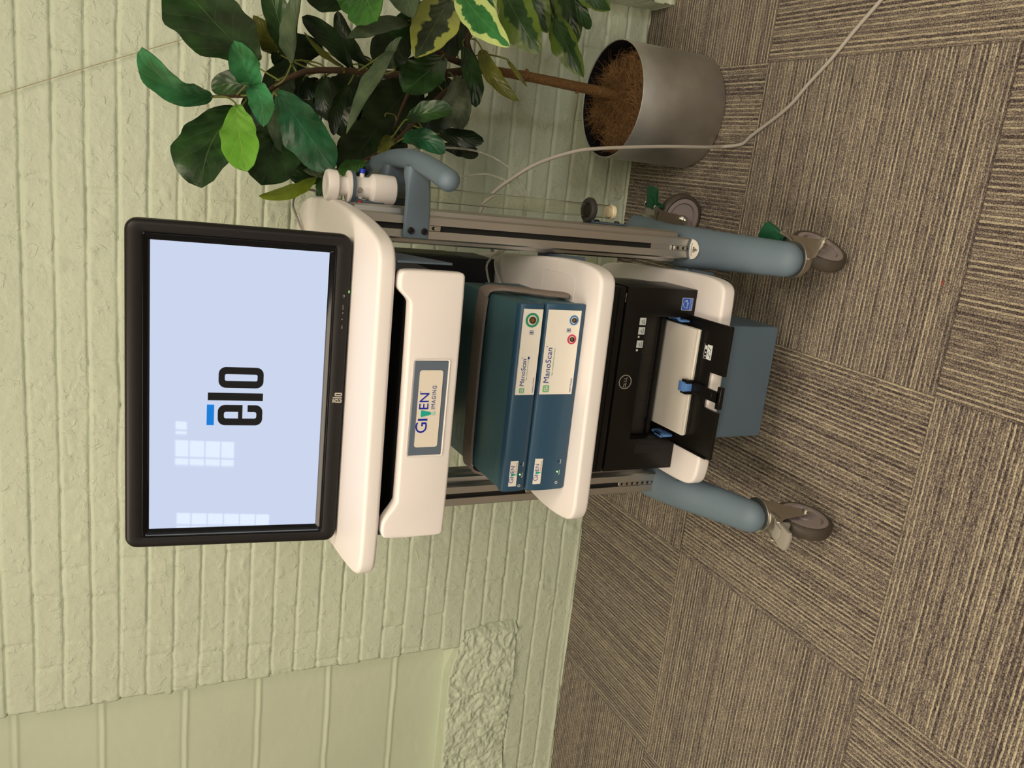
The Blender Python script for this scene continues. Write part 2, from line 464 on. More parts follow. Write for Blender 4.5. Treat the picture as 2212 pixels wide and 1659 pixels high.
    Lk.new(cg.outputs[0], mu.inputs[7]); Lk.new(mu.outputs[2], p.inputs['Base Color'])
    hh = mth('ADD', mth('SUBTRACT', 1.0, mth('POWER', mth('ABSOLUTE', mth('SUBTRACT', mth('MULTIPLY', fr, 2.0), 1.0)), 2.0)), mth('MULTIPLY', nf.outputs['Fac'], 0.9))
    hh = mth('ADD', hh, mth('MULTIPLY', alt, .5))
    b = N.new('ShaderNodeBump'); b.inputs['Strength'].default_value = 0.9; b.inputs['Distance'].default_value = 0.0022
    Lk.new(hh, b.inputs['Height']); Lk.new(b.outputs[0], p.inputs['Normal'])
    return m
bm = bmesh.new()
a = math.radians(-1.2154)
fo = bpy.data.objects.new('floor', None)
TO = Vector((0.341560, 1.633652, 0))
bm = bmesh.new()
Mi = (Matrix.Translation(TO) @ Matrix.Rotation(a, 4, 'Z')).inverted()
c4 = [bm.verts.new(Mi @ Vector(q)) for q in ((-4, -5, 0), (3, -5, 0), (3, WALL_Y + .2, 0), (-4, WALL_Y + .2, 0))]
c4b = [bm.verts.new(v.co + Vector((0, 0, -.05))) for v in c4]
bm.faces.new(c4); bm.faces.new(c4b[::-1])
for i in range(4): bm.faces.new((c4[i], c4b[i], c4b[(i + 1) % 4], c4[(i + 1) % 4]))
bpy.data.objects.remove(fo)
fl = bm_obj('floor', bm, carpet(), smooth=False); fl.location = TO; fl.rotation_euler = (0, 0, a)
tag(fl, 'brown and tan striped carpet tiles laid quarter-turned', kind='structure')

# rest of the room, behind and around the camera
WHITE_R = mat('ceiling_paint', (0.78, 0.77, 0.72, 1), 0.9)
ROOMP = mat('room_paint', (0.60, 0.61, 0.53, 1), 0.8)
def struct(name, m, *b):
    bm = bmesh.new()
    for q in b: add_box(bm, *q)
    return tag(bm_obj(name, bm, m, smooth=False), kind='structure')
struct('ceiling', WHITE_R, (-4.0, 3.0, -5.0, WALL_Y + .2, 2.8, 2.9))
struct('wall_left', ROOMP, (-4.1, -4.0, -5.0, WALL_Y + .2, 0, 2.8))
struct('wall_right', ROOMP, (3.0, 3.1, -5.0, WALL_Y + .2, 0, 2.8))
# front wall with two tall windows, a small one, and a last one added for daylight
WIN = [(-2.86, -2.58, 1.84, 2.40), (-3.52, -3.30, 1.50, 2.38), (-2.56, -2.40, 2.26, 2.40), (1.9, 2.7, 1.0, 2.3)]
def cut_wall(x0, x1, z0, z1, holes):
    xsx = sorted({x0, x1, *[h[0] for h in holes], *[h[1] for h in holes]}); out = []
    for a_, b_ in zip(xsx[:-1], xsx[1:]):
        hs = sorted([(h[2], h[3]) for h in holes if h[0] < (a_ + b_) / 2 < h[1]])
        z = z0
        for l_, u_ in hs:
            out.append((a_, b_, -5.1, -5.0, z, l_)); z = u_
        out.append((a_, b_, -5.1, -5.0, z, z1))
    return out
struct('wall_front', ROOMP, *cut_wall(-4.0, 3.0, 0, 2.8, WIN))
DAY = mat('daylight_glass', (0.8, 0.85, 0.9, 1), 0.1, emit=(0.93, 0.97, 1.0, 1), estr=12.0)
FRAMEW = mat('window_frame_paint', (0.55, 0.55, 0.55, 1), 0.5)
for i, (x0, x1, z0, z1) in enumerate(WIN):
    fr = bmesh.new(); t = .012
    add_box(fr, x0, x1, -5.08, -5.0, z0, z0 + t * 1.5); add_box(fr, x0, x1, -5.08, -5.0, z1 - t * 1.5, z1)
    add_box(fr, x0, x0 + t, -5.08, -5.0, z0, z1); add_box(fr, x1 - t, x1, -5.08, -5.0, z0, z1)
    nz = max(1, round((z1 - z0) / .15))
    for k in range(1, nz): add_box(fr, x0, x1, -5.07, -5.02, z0 + (z1 - z0) * k / nz - .005, z0 + (z1 - z0) * k / nz + .005)
    add_box(fr, x0 + (x1 - x0) * .3, x0 + (x1 - x0) * .3 + .01, -5.07, -5.02, z0, z1)
    fo_ = tag(bm_obj('window_%d' % (i + 2), fr, FRAMEW, smooth=False), kind='structure')
    box('pane', DAY, fo_, x0, x1, -5.06, -5.055, z0, z1, 0)
# the panel fittings themselves
LENS = mat('light_panel_lens', (0.9, 0.85, 0.7, 1), 0.4, emit=(1.0, 0.82, 0.56, 1), estr=3.0)
FIT = mat('light_panel_frame', (0.8, 0.8, 0.78, 1), 0.4)
for i, (px_, py_, pw_) in enumerate(PANELS):
    t = thing('ceiling_light', ['white ceiling light panel above the cart', 'white ceiling light panel right of the cart', 'white ceiling light panel behind the viewer on the left', 'white ceiling light panel behind the viewer on the right'][i], 'ceiling light', (px_, py_, 2.8), 'ceiling light panels')
    bm = bmesh.new(); hx, hy = .60, .30
    for q in ((-hx, hx, -hy, -hy + .02), (-hx, hx, hy - .02, hy), (-hx, -hx + .02, -hy, hy), (hx - .02, hx, -hy, hy)):
        add_box(bm, px_ + q[0], px_ + q[1], py_ + q[2], py_ + q[3], 2.76, 2.8)
    bm_obj('frame', bm, FIT, t, smooth=False)
    box('diffuser', LENS, t, px_ - hx + .02, px_ + hx - .02, py_ - hy + .02, py_ + hy - .02, 2.775, 2.79, 0)

# thin wire pinned across the brickwork
WIREM = mat('thin_grey_wire', rgb(172, 164, 128), .6)
bm = bmesh.new(); add_tube(bm, [(0.0, WALL_Y - .011, 1.76), (0.073, WALL_Y - .011, 1.603), (.16, WALL_Y - .012, 1.420), (.24, WALL_Y - .012, 1.246), (.30, WALL_Y - .012, 1.12), (.335, WALL_Y - .012, 1.045)], .0011, 6)
tag(bm_obj('thin_wire', bm, WIREM), 'thin grey wire running down the brick wall behind the leaves', 'wire')

# ================================================================== MATERIALS
PLAST = mat('cream_white_plastic', (0.79, 0.745, 0.725, 1), 0.42, spec=.4, bump=.04, bscale=900)
PLASTG = mat('white_gloss_plastic', (0.81, 0.765, 0.73, 1), 0.3)
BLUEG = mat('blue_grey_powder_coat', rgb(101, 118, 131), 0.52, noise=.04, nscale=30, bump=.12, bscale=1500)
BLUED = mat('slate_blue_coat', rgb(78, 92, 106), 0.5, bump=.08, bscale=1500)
ALU = mat('anodised_aluminium', (0.60, 0.585, 0.56, 1), 0.38, metal=1.0, bump=.03, bscale=400)
STEEL = mat('zinc_plated_steel', (0.56, 0.53, 0.48, 1), 0.33, metal=1.0, noise=.12, nscale=60)
CHROME = mat('bright_steel', (0.85, 0.84, 0.80, 1), 0.12, metal=1.0)
BLACKP = mat('black_plastic', (0.012, 0.011, 0.010, 1), 0.42, bump=.05, bscale=1200)
BLACKM = mat('black_matte', (0.008, 0.008, 0.008, 1), 0.7)
BLACKG = mat('black_gloss', (0.004, 0.004, 0.005, 1), 0.10, spec=.22)
MONB = mat('monitor_black_plastic', (0.010, 0.0085, 0.008, 1), 0.40, spec=.28, bump=.05, bscale=1500)
RUBBER = mat('grey_brown_rubber', (0.072, 0.058, 0.045, 1), 0.5, noise=.3, nscale=25)
HUB = mat('mauve_grey_wheel_plastic', (0.33, 0.28, 0.275, 1), 0.5)
GREENP = mat('green_brake_plastic', (0.006, 0.075, 0.032, 1), 0.42)
GREYP = mat('grey_brake_plastic', (0.33, 0.31, 0.27, 1), 0.5)
TEAL = mat('teal_module_body', rgb(62, 96, 104), 0.5, bump=.06, bscale=1400)
NAVY = mat('blue_module_front', rgb(44, 78, 104), 0.38, bump=.04, bscale=1400)
NAVYD = mat('dark_navy_case', rgb(24, 30, 40), 0.5)
LABELW = mat('cream_label', (0.86, 0.82, 0.74, 1), 0.4)
INKB = mat('blue_ink', rgb(22, 62, 140), .5)
INKN = mat('royal_blue_ink', rgb(10, 30, 160), .5)
INKV = mat('faded_violet_ink', rgb(118, 112, 165), .5)
INKG = mat('pale_green_ink', rgb(150, 190, 165), .5)
INKT = mat('teal_ink', rgb(25, 165, 150), .5)
INKTL = mat('pale_teal_ink', rgb(170, 205, 190), .5)
INKBK = mat('black_ink', (0.01, 0.01, 0.01, 1), .5)
INKGR = mat('grey_ink', rgb(150, 145, 135), .5)
GREYTXT = mat('silver_print', rgb(165, 160, 150), .4)
WHITEI = mat('white_print', rgb(215, 220, 220), .4)
GOLD = mat('gold_contacts', (0.75, 0.52, 0.25, 1), .3, metal=1.0)
FOAM = mat('grey_brown_foam', (0.24, 0.195, 0.165, 1), .95, noise=.35, nscale=500, bump=.9, bscale=700)
PAPER = mat('white_paper', (0.82, 0.78, 0.70, 1), .7)
LBLUE = mat('light_blue_plastic', rgb(95, 140, 205), .45)
RBLUE = mat('bright_blue_cap', rgb(20, 50, 200), .4)
REDP = mat('red_cap', rgb(150, 35, 30), .4)
EGREEN = mat('green_cap', rgb(20, 110, 80), .4)
LEDG = mat('green_led', (0.2, 1, 0.2, 1), .3, emit=(0.25, 1.0, 0.15, 1), estr=2.5)
GRING = mat('green_ring', rgb(45, 150, 115), .4)
BRING = mat('blue_ring', rgb(60, 125, 190), .4)
RRING = mat('red_ring', rgb(210, 50, 90), .4)
TUBEC = mat('clear_acrylic', (0.98, 0.98, 0.95, 1), .03, trans=1.0, ior=1.30)
TUBES = mat('clear_pvc_tubing', (0.80, 0.80, 0.72, 1), .15, trans=.75, ior=1.3)
CORDM = mat('beige_grey_cable', (0.43, 0.395, 0.345, 1), .45)
UPS = mat('blue_grey_box_paint', rgb(98, 117, 132), 0.55, bump=.1, bscale=1500)

# ================================================================== CART
CX = -0.364
cart = thing('medical_cart', 'blue-grey and white wheeled medical cart carrying monitor, modules and printer', 'cart', (CX, 1.52, 0))

# --- posts: aluminium extrusion with slots
def post(xc, side):
    """side: +1 when the wide grooved flank is seen on the right of the front flange"""
    bm = bmesh.new()
    y0 = 1.472
    # cross-section (x, y): narrow front flange with a T-slot, then two grooved lobes
    def sect(s):
        pts = [(-.0225, y0 + .003), (-.0195, y0), (-.0055, y0), (-.0055, y0 + .009), (.0055, y0 + .009), (.0055, y0), (.0195, y0), (.0225, y0 + .003),
               (.0225, y0 + .018), (.0195, y0 + .021), (.0195, y0 + .026), (.030, y0 + .028), (.033, y0 + .033), (.033, y0 + .050), (.028, y0 + .053), (.028, y0 + .062), (.033, y0 + .065),
               (.033, y0 + .082), (.030, y0 + .087), (-.030, y0 + .087), (-.033, y0 + .082), (-.033, y0 + .065), (-.028, y0 + .062), (-.028, y0 + .053), (-.033, y0 + .050),
               (-.033, y0 + .033), (-.030, y0 + .028), (-.0195, y0 + .026), (-.0195, y0 + .021), (-.0225, y0 + .018)]
        return [(xc + x, y) for x, y in pts]
    a = []; b = []
    for x, y in sect(0):
        zb = .262 if y < y0 + .022 else .285
        a.append(bm.verts.new((x, y, zb))); b.append(bm.verts.new((x, y, 1.0)))
    bm.faces.new(a); bm.faces.new(b[::-1])
    for i in range(len(a)): bm.faces.new((a[i], b[i], b[(i + 1) % len(a)], a[(i + 1) % len(a)]))
    o = bm_obj('post', bm, ALU, cart, autosmooth=30)
    return o
pR = post(-.0925, 1); pL = post(-.628, 1)
def slot_strip(p, xc, z0, z1, holes):
    bm = bmesh.new(); add_box(bm, xc - .0052, xc + .0052, 1.473, 1.479, z0, z1, .0006, 1)
    o = bm_obj('slot_strip', bm, STEEL, p)
    bm = bmesh.new()
    for z in holes:
        add_lathe(bm, [(0.0034, 0), (0.0034, .0006)], Matrix.Translation((xc, 1.4731, z)) @ Matrix.Rotation(math.radians(90), 4, 'X'), 16)
    bm_obj('screw_holes', bm, BLACKM, p)
    bm = bmesh.new()
    for z in holes:
        add_lathe(bm, [(0.0016, 0), (0.0016, .0012)], Matrix.Translation((xc, 1.4730, z - .0022)) @ Matrix.Rotation(math.radians(90), 4, 'X'), 10)
    bm_obj('screw_threads', bm, CHROME, p)
slot_strip(pR, -.0925, .262, .308, [.271, .285, .299])
slot_strip(pL, -.628, .262, .365, [.272, .286, .300, .314, .328, .342, .356])
slot_strip(pR, -.0925, .842, .868, [.856])
slot_strip(pL, -.628, .55, .60, [])
for xc, p_ in ((-.0925, pR), (-.628, pL)): box('slot_shadow', BLACKM, p_, xc - .0054, xc + .0054, 1.4795, 1.481, .365, .99, 0)  # black strip standing in for the shade deep in the slot

# --- legs
def leg(xs_, name='base_leg'):
    pts = smooth_path(xs_, 8)
    bm = bmesh.new(); add_tube(bm, [p[:3] for p in pts], [p[3] for p in pts], 28, (1.0, .74), round_end=5)
    return bm_obj(name, bm, BLUEG, cart, autosmooth=60)
leg([(-.0860, 1.276, .1800, .0350), (-.088, 1.36, .205, .0385), (-.090, 1.44, .232, .042), (-.092, 1.52, .244, .046), (-.090, 1.60, .234, .043), (-.082, 1.71, .206, .038), (-.073, 1.81, .186, .034)])
leg([(-.6255, 1.248, .1800, .0350), (-.629, 1.34, .205, .0385), (-.632, 1.43, .232, .042), (-.634, 1.52, .244, .046), (-.636, 1.60, .234, .043), (-.640, 1.71, .206, .038), (-.645, 1.81, .186, .034)])
bm = bmesh.new(); add_box(bm, -.60, -.13, 1.50, 1.555, .205, .245, .006); bm_obj('cross_beam', bm, BLUEG, cart)

# --- casters
def caster(pivot, az, pedal, name='caster'):
    """az: direction (degrees) from the swivel to the axle"""
    A = math.radians(az)
    M = Matrix.Translation(Vector(pivot)) @ Matrix.Rotation(A, 4, 'Z')
    bm = bmesh.new()
    add_lathe(bm, [(0, .1600), (.0370, .1600), (.0378, .1590), (.0378, .1575), (.0365, .1560), (.0345, .1500), (.0335, .1420), (.030, .1360), (0, .1350)], M, 48)
    for s in (-1, 1):
        pl = [(-.030, .150), (.030, .152), (.046, .156), (.062, .163), (.067, .160), (.066, .153), (.058, .142), (.053, .120), (.050, .085), (.047, .058), (.044, .0525), (.037, .0505), (.031, .053), (.022, .072), (.002, .102), (-.022, .128)]
        ya, yb = (s * .0205, s * .0232)
        q = bmesh.new(); add_prism(q, [(x, z) for x, z in pl], min(ya, yb), max(ya, yb), 'y', .0005, 1)
        bmesh.ops.transform(q, matrix=M, verts=q.verts)
        tmp = bpy.data.meshes.new('t'); q.to_mesh(tmp); q.free(); bm.from_mesh(tmp); bpy.data.meshes.remove(tmp)
    add_box(bm, -.024, .054, -.0232, .0232, .143, .149, .0008, 1, M)
    c = bm_obj(name, bm, STEEL, cart)
    Wm = M @ Matrix.Translation((.038, 0, .0625)) @ Matrix.Rotation(math.radians(90), 4, 'X')
    bm = bmesh.new()
    add_lathe(bm, [(.050, -.0125), (.0555, -.0140), (.0600, -.0110), (.0625, -.005), (.0625, .005), (.0600, .0110), (.0555, .0140), (.050, .0125)], Wm, 64, cap=False)
    bm_obj('tyre', bm, RUBBER, c)
    bm = bmesh.new()
    prof = [(0, -.013), (.014, -.013), (.0145, -.0105), (.0375, -.0100), (.0382, -.0068), (.0400, -.0068), (.0408, -.0135), (.0510, -.0130), (.0512, 0), (.0510, .0130), (.0408, .0135), (.0400, .0068), (.0382, .0068), (.0375, .0100), (.0145, .0105), (.014, .013), (0, .013)]
    add_lathe(bm, prof, Wm, 64)
    bm_obj('wheel_hub', bm, HUB, c)
    bm = bmesh.new()
    add_lathe(bm, [(0, -.026), (.0, -.026)], Wm, 6, cap=False) if 0 else None
    add_lathe(bm, [(.0, -.0300), (.0035, -.0298), (.0062, -.0285), (.0072, -.0265), (.0072, -.0235), (.0035, -.0235), (.0035, .0235), (.0085, .0236), (.0085, .0300), (.0045, .0302), (.0045, .0345), (0, .0348)], Wm, 12)
    bm_obj('axle_bolt', bm, CHROME, c, autosmooth=25)
    # brake pedal
    bm = bmesh.new()
    pm = {'green': GREENP, 'grey': GREYP}[pedal]
    Pm = M @ Matrix.Translation((.060, 0, .152)) @ Matrix.Rotation(math.radians(-14), 4, 'Y')
    q = bmesh.new()
    outl = [(-.006, -.0195), (.022, -.0215), (.044, -.0210), (.050, -.014), (.050, .014), (.044, .0210), (.022, .0215), (-.006, .0195)]
    add_prism(q, outl, -.004, .0055, 'z', .0018, 2)
    add_prism(q, [(-.002, -.014), (.020, -.014), (.026, 0), (.020, .014), (-.002, .014)], .0055, .0085, 'z', .001, 2)
    add_box(q, -.004, .006, -.0185, .0185, -.022, .002, .0015, 2)
    bmesh.ops.transform(q, matrix=Pm, verts=q.verts)
    tmp = bpy.data.meshes.new('t'); q.to_mesh(tmp); q.free(); bm.from_mesh(tmp); bpy.data.meshes.remove(tmp)
    pd = bm_obj('brake_pedal', bm, pm, c)
    pd['label'] = pedal + ' brake pedal'
    return c, Pm
c1, Pm1 = caster((-.085, 1.280, 0), 61, 'green'); c1['label'] = 'front right caster with green brake pedal'
c2, Pm2 = caster((-.625, 1.250, 0), -99.3, 'grey'); c2['label'] = 'front left caster with grey brake pedal'
c3, _ = caster((-.073, 1.812, 0), -10, 'green'); c3['label'] = 'rear right caster with green brake pedal'
c4, _ = caster((-.645, 1.812, 0), 60, 'grey'); c4['label'] = 'rear left caster with grey brake pedal'

# --- worktop and shelves (thick, rounded rim)
def slab(name, plan, z0, z1, bev=.0065, lip=True):
    plan = chaikin(plan, 3)
    bm = bmesh.new(); add_prism(bm, plan, z0, z1, 'z', bev, 5)
    return bm_obj(name, bm, PLAST, cart, autosmooth=50)
slab('worktop', [(-.20, 1.206), (-.150, 1.207), (-.118, 1.210), (-.094, 1.236), (-.072, 1.36), (-.058, 1.52), (-.057, 1.62), (-.066, 1.76), (-.112, 1.832), (-.20, 1.836),
                 (-.52, 1.836), (-.62, 1.83), (-.665, 1.76), (-.674, 1.62), (-.676, 1.52), (-.672, 1.40), (-.658, 1.25), (-.640, 1.206), (-.59, 1.200), (-.50, 1.201)], 1.008, 1.036)
s2 = slab('shelf', [(-.22, 1.243), (-.172, 1.243), (-.135, 1.246), (-.122, 1.30), (-.124, 1.42), (-.137, 1.56), (-.149, 1.74), (-.170, 1.83), (-.24, 1.84), (-.48, 1.84),
            (-.555, 1.83), (-.575, 1.74), (-.590, 1.58), (-.600, 1.46), (-.612, 1.36), (-.606, 1.262), (-.585, 1.238), (-.54, 1.238), (-.45, 1.240)], .590, .622)
s3 = slab('shelf', [(-.22, 1.304), (-.178, 1.304), (-.148, 1.308), (-.138, 1.35), (-.138, 1.44), (-.144, 1.56), (-.149, 1.70), (-.170, 1.80), (-.24, 1.81), (-.48, 1.81),
            (-.555, 1.80), (-.57, 1.70), (-.578, 1.50), (-.580, 1.36), (-.572, 1.310), (-.54, 1.298), (-.50, 1.298)], .266, .297)
# moulded patch on the middle shelf
bm = bmesh.new()
rr = rrect(-.225, -.150, 1.335, 1.465, .018); k = len(rr)
o_ = [bm.verts.new((x, y, .6226)) for x, y in rr]; rr2 = rrect(-.2235, -.1515, 1.3365, 1.4635, .0165); i_ = [bm.verts.new((x, y, .6226)) for x, y in rr2]
for j in range(k): bm.faces.new((o_[j], o_[(j + 1) % k], i_[(j + 1) % k], i_[j]))
r_ = bmesh.ops.extrude_face_region(bm, geom=list(bm.faces)); bmesh.ops.translate(bm, vec=(0, 0, -.0015), verts=[v for v in r_['geom'] if isinstance(v, bmesh.types.BMVert)])
bm_obj('moulded_ridge', bm, PLAST, s2)
# brackets under the shelves
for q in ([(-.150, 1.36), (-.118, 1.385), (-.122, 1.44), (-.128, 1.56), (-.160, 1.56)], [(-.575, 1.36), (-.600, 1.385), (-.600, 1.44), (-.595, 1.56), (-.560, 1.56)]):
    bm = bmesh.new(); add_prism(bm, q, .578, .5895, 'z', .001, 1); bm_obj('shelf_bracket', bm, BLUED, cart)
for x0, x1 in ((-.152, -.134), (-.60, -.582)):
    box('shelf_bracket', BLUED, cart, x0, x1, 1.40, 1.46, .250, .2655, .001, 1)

# --- drawer under the worktop
fp = [(-.140, .908), (-.1405, .900), (-.150, .897), (-.570, .896), (-.5785, .900), (-.5795, .910), (-.5790, .994), (-.5720, 1.004), (-.555, 1.0045), (-.545, 1.002), (-.520, .984), (-.510, .982),
      (-.195, .984), (-.186, .986), (-.172, 1.002), (-.166, 1.0045), (-.146, 1.0045), (-.1385, .996)]
bm = bmesh.new(); add_prism(bm, chaikin(fp, 2), 1.198, 1.224, 'y', .0045, 4)
dr = bm_obj('drawer_front', bm, PLAST, cart, autosmooth=50)
bm = bmesh.new(); add_box(bm, -.568, -.150, 1.2245, 1.52, .915, .925); add_box(bm, -.568, -.562, 1.2245, 1.52, .925, .985); add_box(bm, -.156, -.150, 1.2245, 1.52, .925, .985); add_box(bm, -.568, -.150, 1.514, 1.52, .915, 1.0)
bm_obj('drawer_box', bm, BLACKP, cart, smooth=False)
box('keyboard_tray', BLACKM, cart, -.560, -.158, 1.235, 1.50, .930, .975, .003)
# logo recess on the drawer front
pl_ = box('logo_plate', mat('slate_logo_plate', rgb(92, 104, 118), .5), dr, -.4355, -.2795, 1.1965, 1.1985, .9145, .9705, .0008, 1)
bm = bmesh.new()
oo = rrect(-.438, -.277, .912, .973, .004, 4); ii = rrect(-.4355, -.2795, .9145, .9705, .003, 4)
va = [bm.verts.new((x, 1.1965, z)) for x, z in oo]; vb = [bm.verts.new((x, 1.1975, z)) for x, z in ii]
for j in range(len(va)): bm.faces.new((va[j], vb[j], vb[(j + 1) % len(va)], va[(j + 1) % len(va)]))
bm_obj('logo_surround', bm, PLASTG, dr)
lb = bm_obj('logo_label', (lambda b: (add_prism(b, rrect(-.4215, -.2945, .9225, .9615, .004, 4), 1.1957, 1.1963, 'y'), b)[1])(bmesh.new()), mat('cream_label_plate', (0.74, 0.68, 0.58, 1), .4), dr)

def given_logo(parent, x0, zbase, wtot, y, ink, ink2, teal, s=1.0):
    """GI + capsule + EN over IMAGING ; wtot = width of the big word"""
    h = wtot * .235
    text('lettering', 'G', ink, parent, (x0, y, zbase), h * 1.22, wtot * .27)
    text('lettering', 'I', ink, parent, (x0 + wtot * .31, y, zbase), h, wtot * .05, bold=.01)
    cx = x0 + wtot * .49
    flat_shape('logo_capsule', [(-wtot * .085, h * .55), (-wtot * .06, h * .60), (wtot * .06, h * .60), (wtot * .085, h * .55), (wtot * .04, -h * .35), (wtot * .015, -h * .48), (-wtot * .015, -h * .48), (-wtot * .04, -h * .35)], teal, parent, (cx, y, zbase + h * .15))
    flat_shape('logo_capsule_base', [(-wtot * .03, 0), (wtot * .03, 0), (wtot * .055, -h * .42), (-wtot * .055, -h * .42)], INKTL, parent, (cx, y, zbase - h * .36))
    text('lettering', 'EN', ink, parent, (x0 + wtot * .60, y, zbase), h, wtot * .40)
    text('lettering', 'IMAGING', ink2, parent, (x0 + wtot * .60, y, zbase - h * .72), h * .42, wtot * .58, spacing=1.2)
    ring_shape('registered_mark', wtot * .008, wtot * .013, ink2, parent, (x0 + wtot * 1.03, y, zbase + h * .95), n=12)
given_logo(dr, -.3975, .9432, .066, 1.1957, INKN, INKB, INKT)
# drawer side brackets
for s, x in ((1, -.129), (-1, -.574)):
    bm = bmesh.new(); add_prism(bm, [(1.212, 1.006), (1.40, 1.006), (1.40, 1.000), (1.222, .914), (1.214, .916)], x - .0015, x + .0015, 'x')
    add_box(bm, x - .016 if s > 0 else x, x if s > 0 else x + .016, 1.222, 1.40, 1.0035, 1.0065)
    bm_obj('drawer_bracket', bm, BLUED, cart, smooth=False)

# --- side handle
hp = smooth_path([(-.003, 1.315, .895), (.010, 1.38, .896), (.0225, 1.46, .897), (.0275, 1.55, .897), (.0235, 1.64, .897), (.012, 1.72, .896), (-.002, 1.785, .895)], 6)
bm = bmesh.new(); add_tube(bm, hp, .0185, 24, (1, 1.0), round_end=6)
sh = bm_obj('side_handle', bm, BLUEG, cart, autosmooth=60)
for y0, y1 in ((1.461, 1.4715), (1.60, 1.6105)):
    bm = bmesh.new(); yc = (y0 + y1) / 2; loops = []
    for x, hz_, hy_, zc_ in ((-.1125, .0215, .0035, .8925), (-.1115, .0238, .0050, .8925), (-.107, .0245, .0052, .8925), (-.06, .0240, .0053, .8925), (-.035, .0232, .0060, .8935), (-.018, .0228, .0085, .8950), (-.006, .0235, .0125, .8960), (.004, .0275, .0165, .8965), (.014, .034, .0175, .8970)):
        pts = rrect(yc - hy_, yc + hy_, zc_ - hz_, zc_ + hz_, min(hy_, hz_) * .8, 5)
        if x > -.02: pts = [(y + (x + .02) * .2, zc_ + (z - zc_) * (.62 if x > .01 else (.85 if x > 0 else 1))) for y, z in pts]
        loops.append([bm.verts.new((x, y, z)) for y, z in pts])
    for a_, b_ in zip(loops[:-1], loops[1:]):
        for j in range(len(a_)): bm.faces.new((a_[j], a_[(j + 1) % len(a_)], b_[(j + 1) % len(a_)], b_[j]))
    bm.faces.new(loops[0][::-1]); bm.faces.new(loops[-1])
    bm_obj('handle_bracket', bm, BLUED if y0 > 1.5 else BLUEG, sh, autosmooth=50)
for z in (.904, .878):
    bm = bmesh.new()
    add_lathe(bm, [(0, -.001), (.003, -.001), (.003, .0035), (.0052, .0035), (.0062, .0025), (.0062, 0)], Matrix.Translation((-.0985, 1.461, z)) @ Matrix.Rotation(math.radians(90), 4, 'X'), 20)
    bm_obj('bolt', bm, BLACKP, sh)

# --- ring holders for the calibration tube
TX, TY = -.0335, 1.55
def ring(bm, r0, r1, z0, z1, x=TX, y=TY, n=40):
    rr_ = add_lathe(bm, [(r0, z0), (r1, z0), (r1, z1), (r0, z1), (r0, z0)], Matrix.Translation((x, y, 0)), n, cap=False)
bm = bmesh.new(); ring(bm, .0195, .0295, .992, .998)
add_prism(bm, [(-.062, 1.537), (-.052, 1.53), (-.052, 1.57), (-.062, 1.563)], .992, .998, 'z')
add_prism(bm, [(-.058, .998), (-.050, .990), (-.0555, .972), (-.0555, .935), (-.0595, .935), (-.0595, .975)], 1.535, 1.565, 'y', .001, 2)
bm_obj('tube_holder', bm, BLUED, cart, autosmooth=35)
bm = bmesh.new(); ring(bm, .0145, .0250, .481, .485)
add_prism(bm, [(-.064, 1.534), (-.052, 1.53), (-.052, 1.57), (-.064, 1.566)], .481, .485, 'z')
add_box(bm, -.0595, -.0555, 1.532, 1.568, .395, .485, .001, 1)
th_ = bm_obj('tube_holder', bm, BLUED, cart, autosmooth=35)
bm = bmesh.new()
add_lathe(bm, [(.0150, .478), (.0235, .478), (.0262, .481), (.0262, .488), (.0235, .4915), (.018, .4915), (.0150, .4890), (.0150, .478)], Matrix.Translation((TX, TY, 0)), 40, cap=False)
add_lathe(bm, [(0, .4860), (.0126, .4860), (.0126, .4845), (0, .4845)], Matrix.Translation((TX, TY, 0)), 32, cap=False)
bm_obj('rubber_grommet', bm, mat('black_grommet_rubber', (.03, .026, .024, 1), .6), th_)
for z in (.462, .412):
    bm = bmesh.new(); add_lathe(bm, [(0, .004), (.0045, .004), (.006, .002), (.006, 0)], Matrix.Translation((-.0555, 1.55, z)) @ Matrix.Rotation(math.radians(90), 4, 'Y'), 16); bm_obj('bolt', bm, BLACKP, th_)

# --- round-bottomed caution sticker under the right post
def leg_top(x, y):
    zc = np.interp(y, [1.36, 1.44, 1.52], [.207, .232, .244]); r = np.interp(y, [1.36, 1.44, 1.52], [.0385, .042, .046])
    dx = (x + .0905) / r
    return float(zc + .74 * r * math.sqrt(max(.05, 1 - dx * dx)))
def leg_patch(name, rows, m, lift, parent):
    bm = bmesh.new(); P_ = [[bm.verts.new((x, y, leg_top(x, y) + lift)) for y in ys] for x, ys in rows]
    for a_, b_ in zip(P_[:-1], P_[1:]):
        for j in range(len(a_) - 1): bm.faces.new((a_[j], a_[j + 1], b_[j + 1], b_[j]))
    r_ = bmesh.ops.extrude_face_region(bm, geom=list(bm.faces)); bmesh.ops.translate(bm, vec=(0, 0, .0006), verts=[v for v in r_['geom'] if isinstance(v, bmesh.types.BMVert)])
    return bm_obj(name, bm, m, parent)
rows = []
for i in range(21):
    x = -.0925 - .0215 + .043 * i / 20
    d_ = .026 * math.sqrt(max(0.001, 1 - (abs(x + .0925) / .0216) ** 1.7))
    rows.append((x, [1.4665 - d_ * (1 - k / 6) for k in range(7)]))
stk = leg_patch('rating_sticker', rows, LABELW, .0048, cart)
def strip(x0, y0, x1, y1, w_):
    n_ = 6; out = []
    for i in range(n_ + 1):
        t = i / n_; x = x0 + (x1 - x0) * t; y = y0 + (y1 - y0) * t
        out.append((x, [y - w_, y + w_]))
    return out
leg_patch('sticker_mark', strip(-.0985, 1.4560, -.0866, 1.4560, .0006), INKBK, .0056, stk)
leg_patch('sticker_mark', strip(-.0985, 1.4560, -.0925, 1.4455, .0009), INKBK, .0056, stk)
leg_patch('sticker_mark', strip(-.0925, 1.4455, -.0866, 1.4560, .0009), INKBK, .0056, stk)
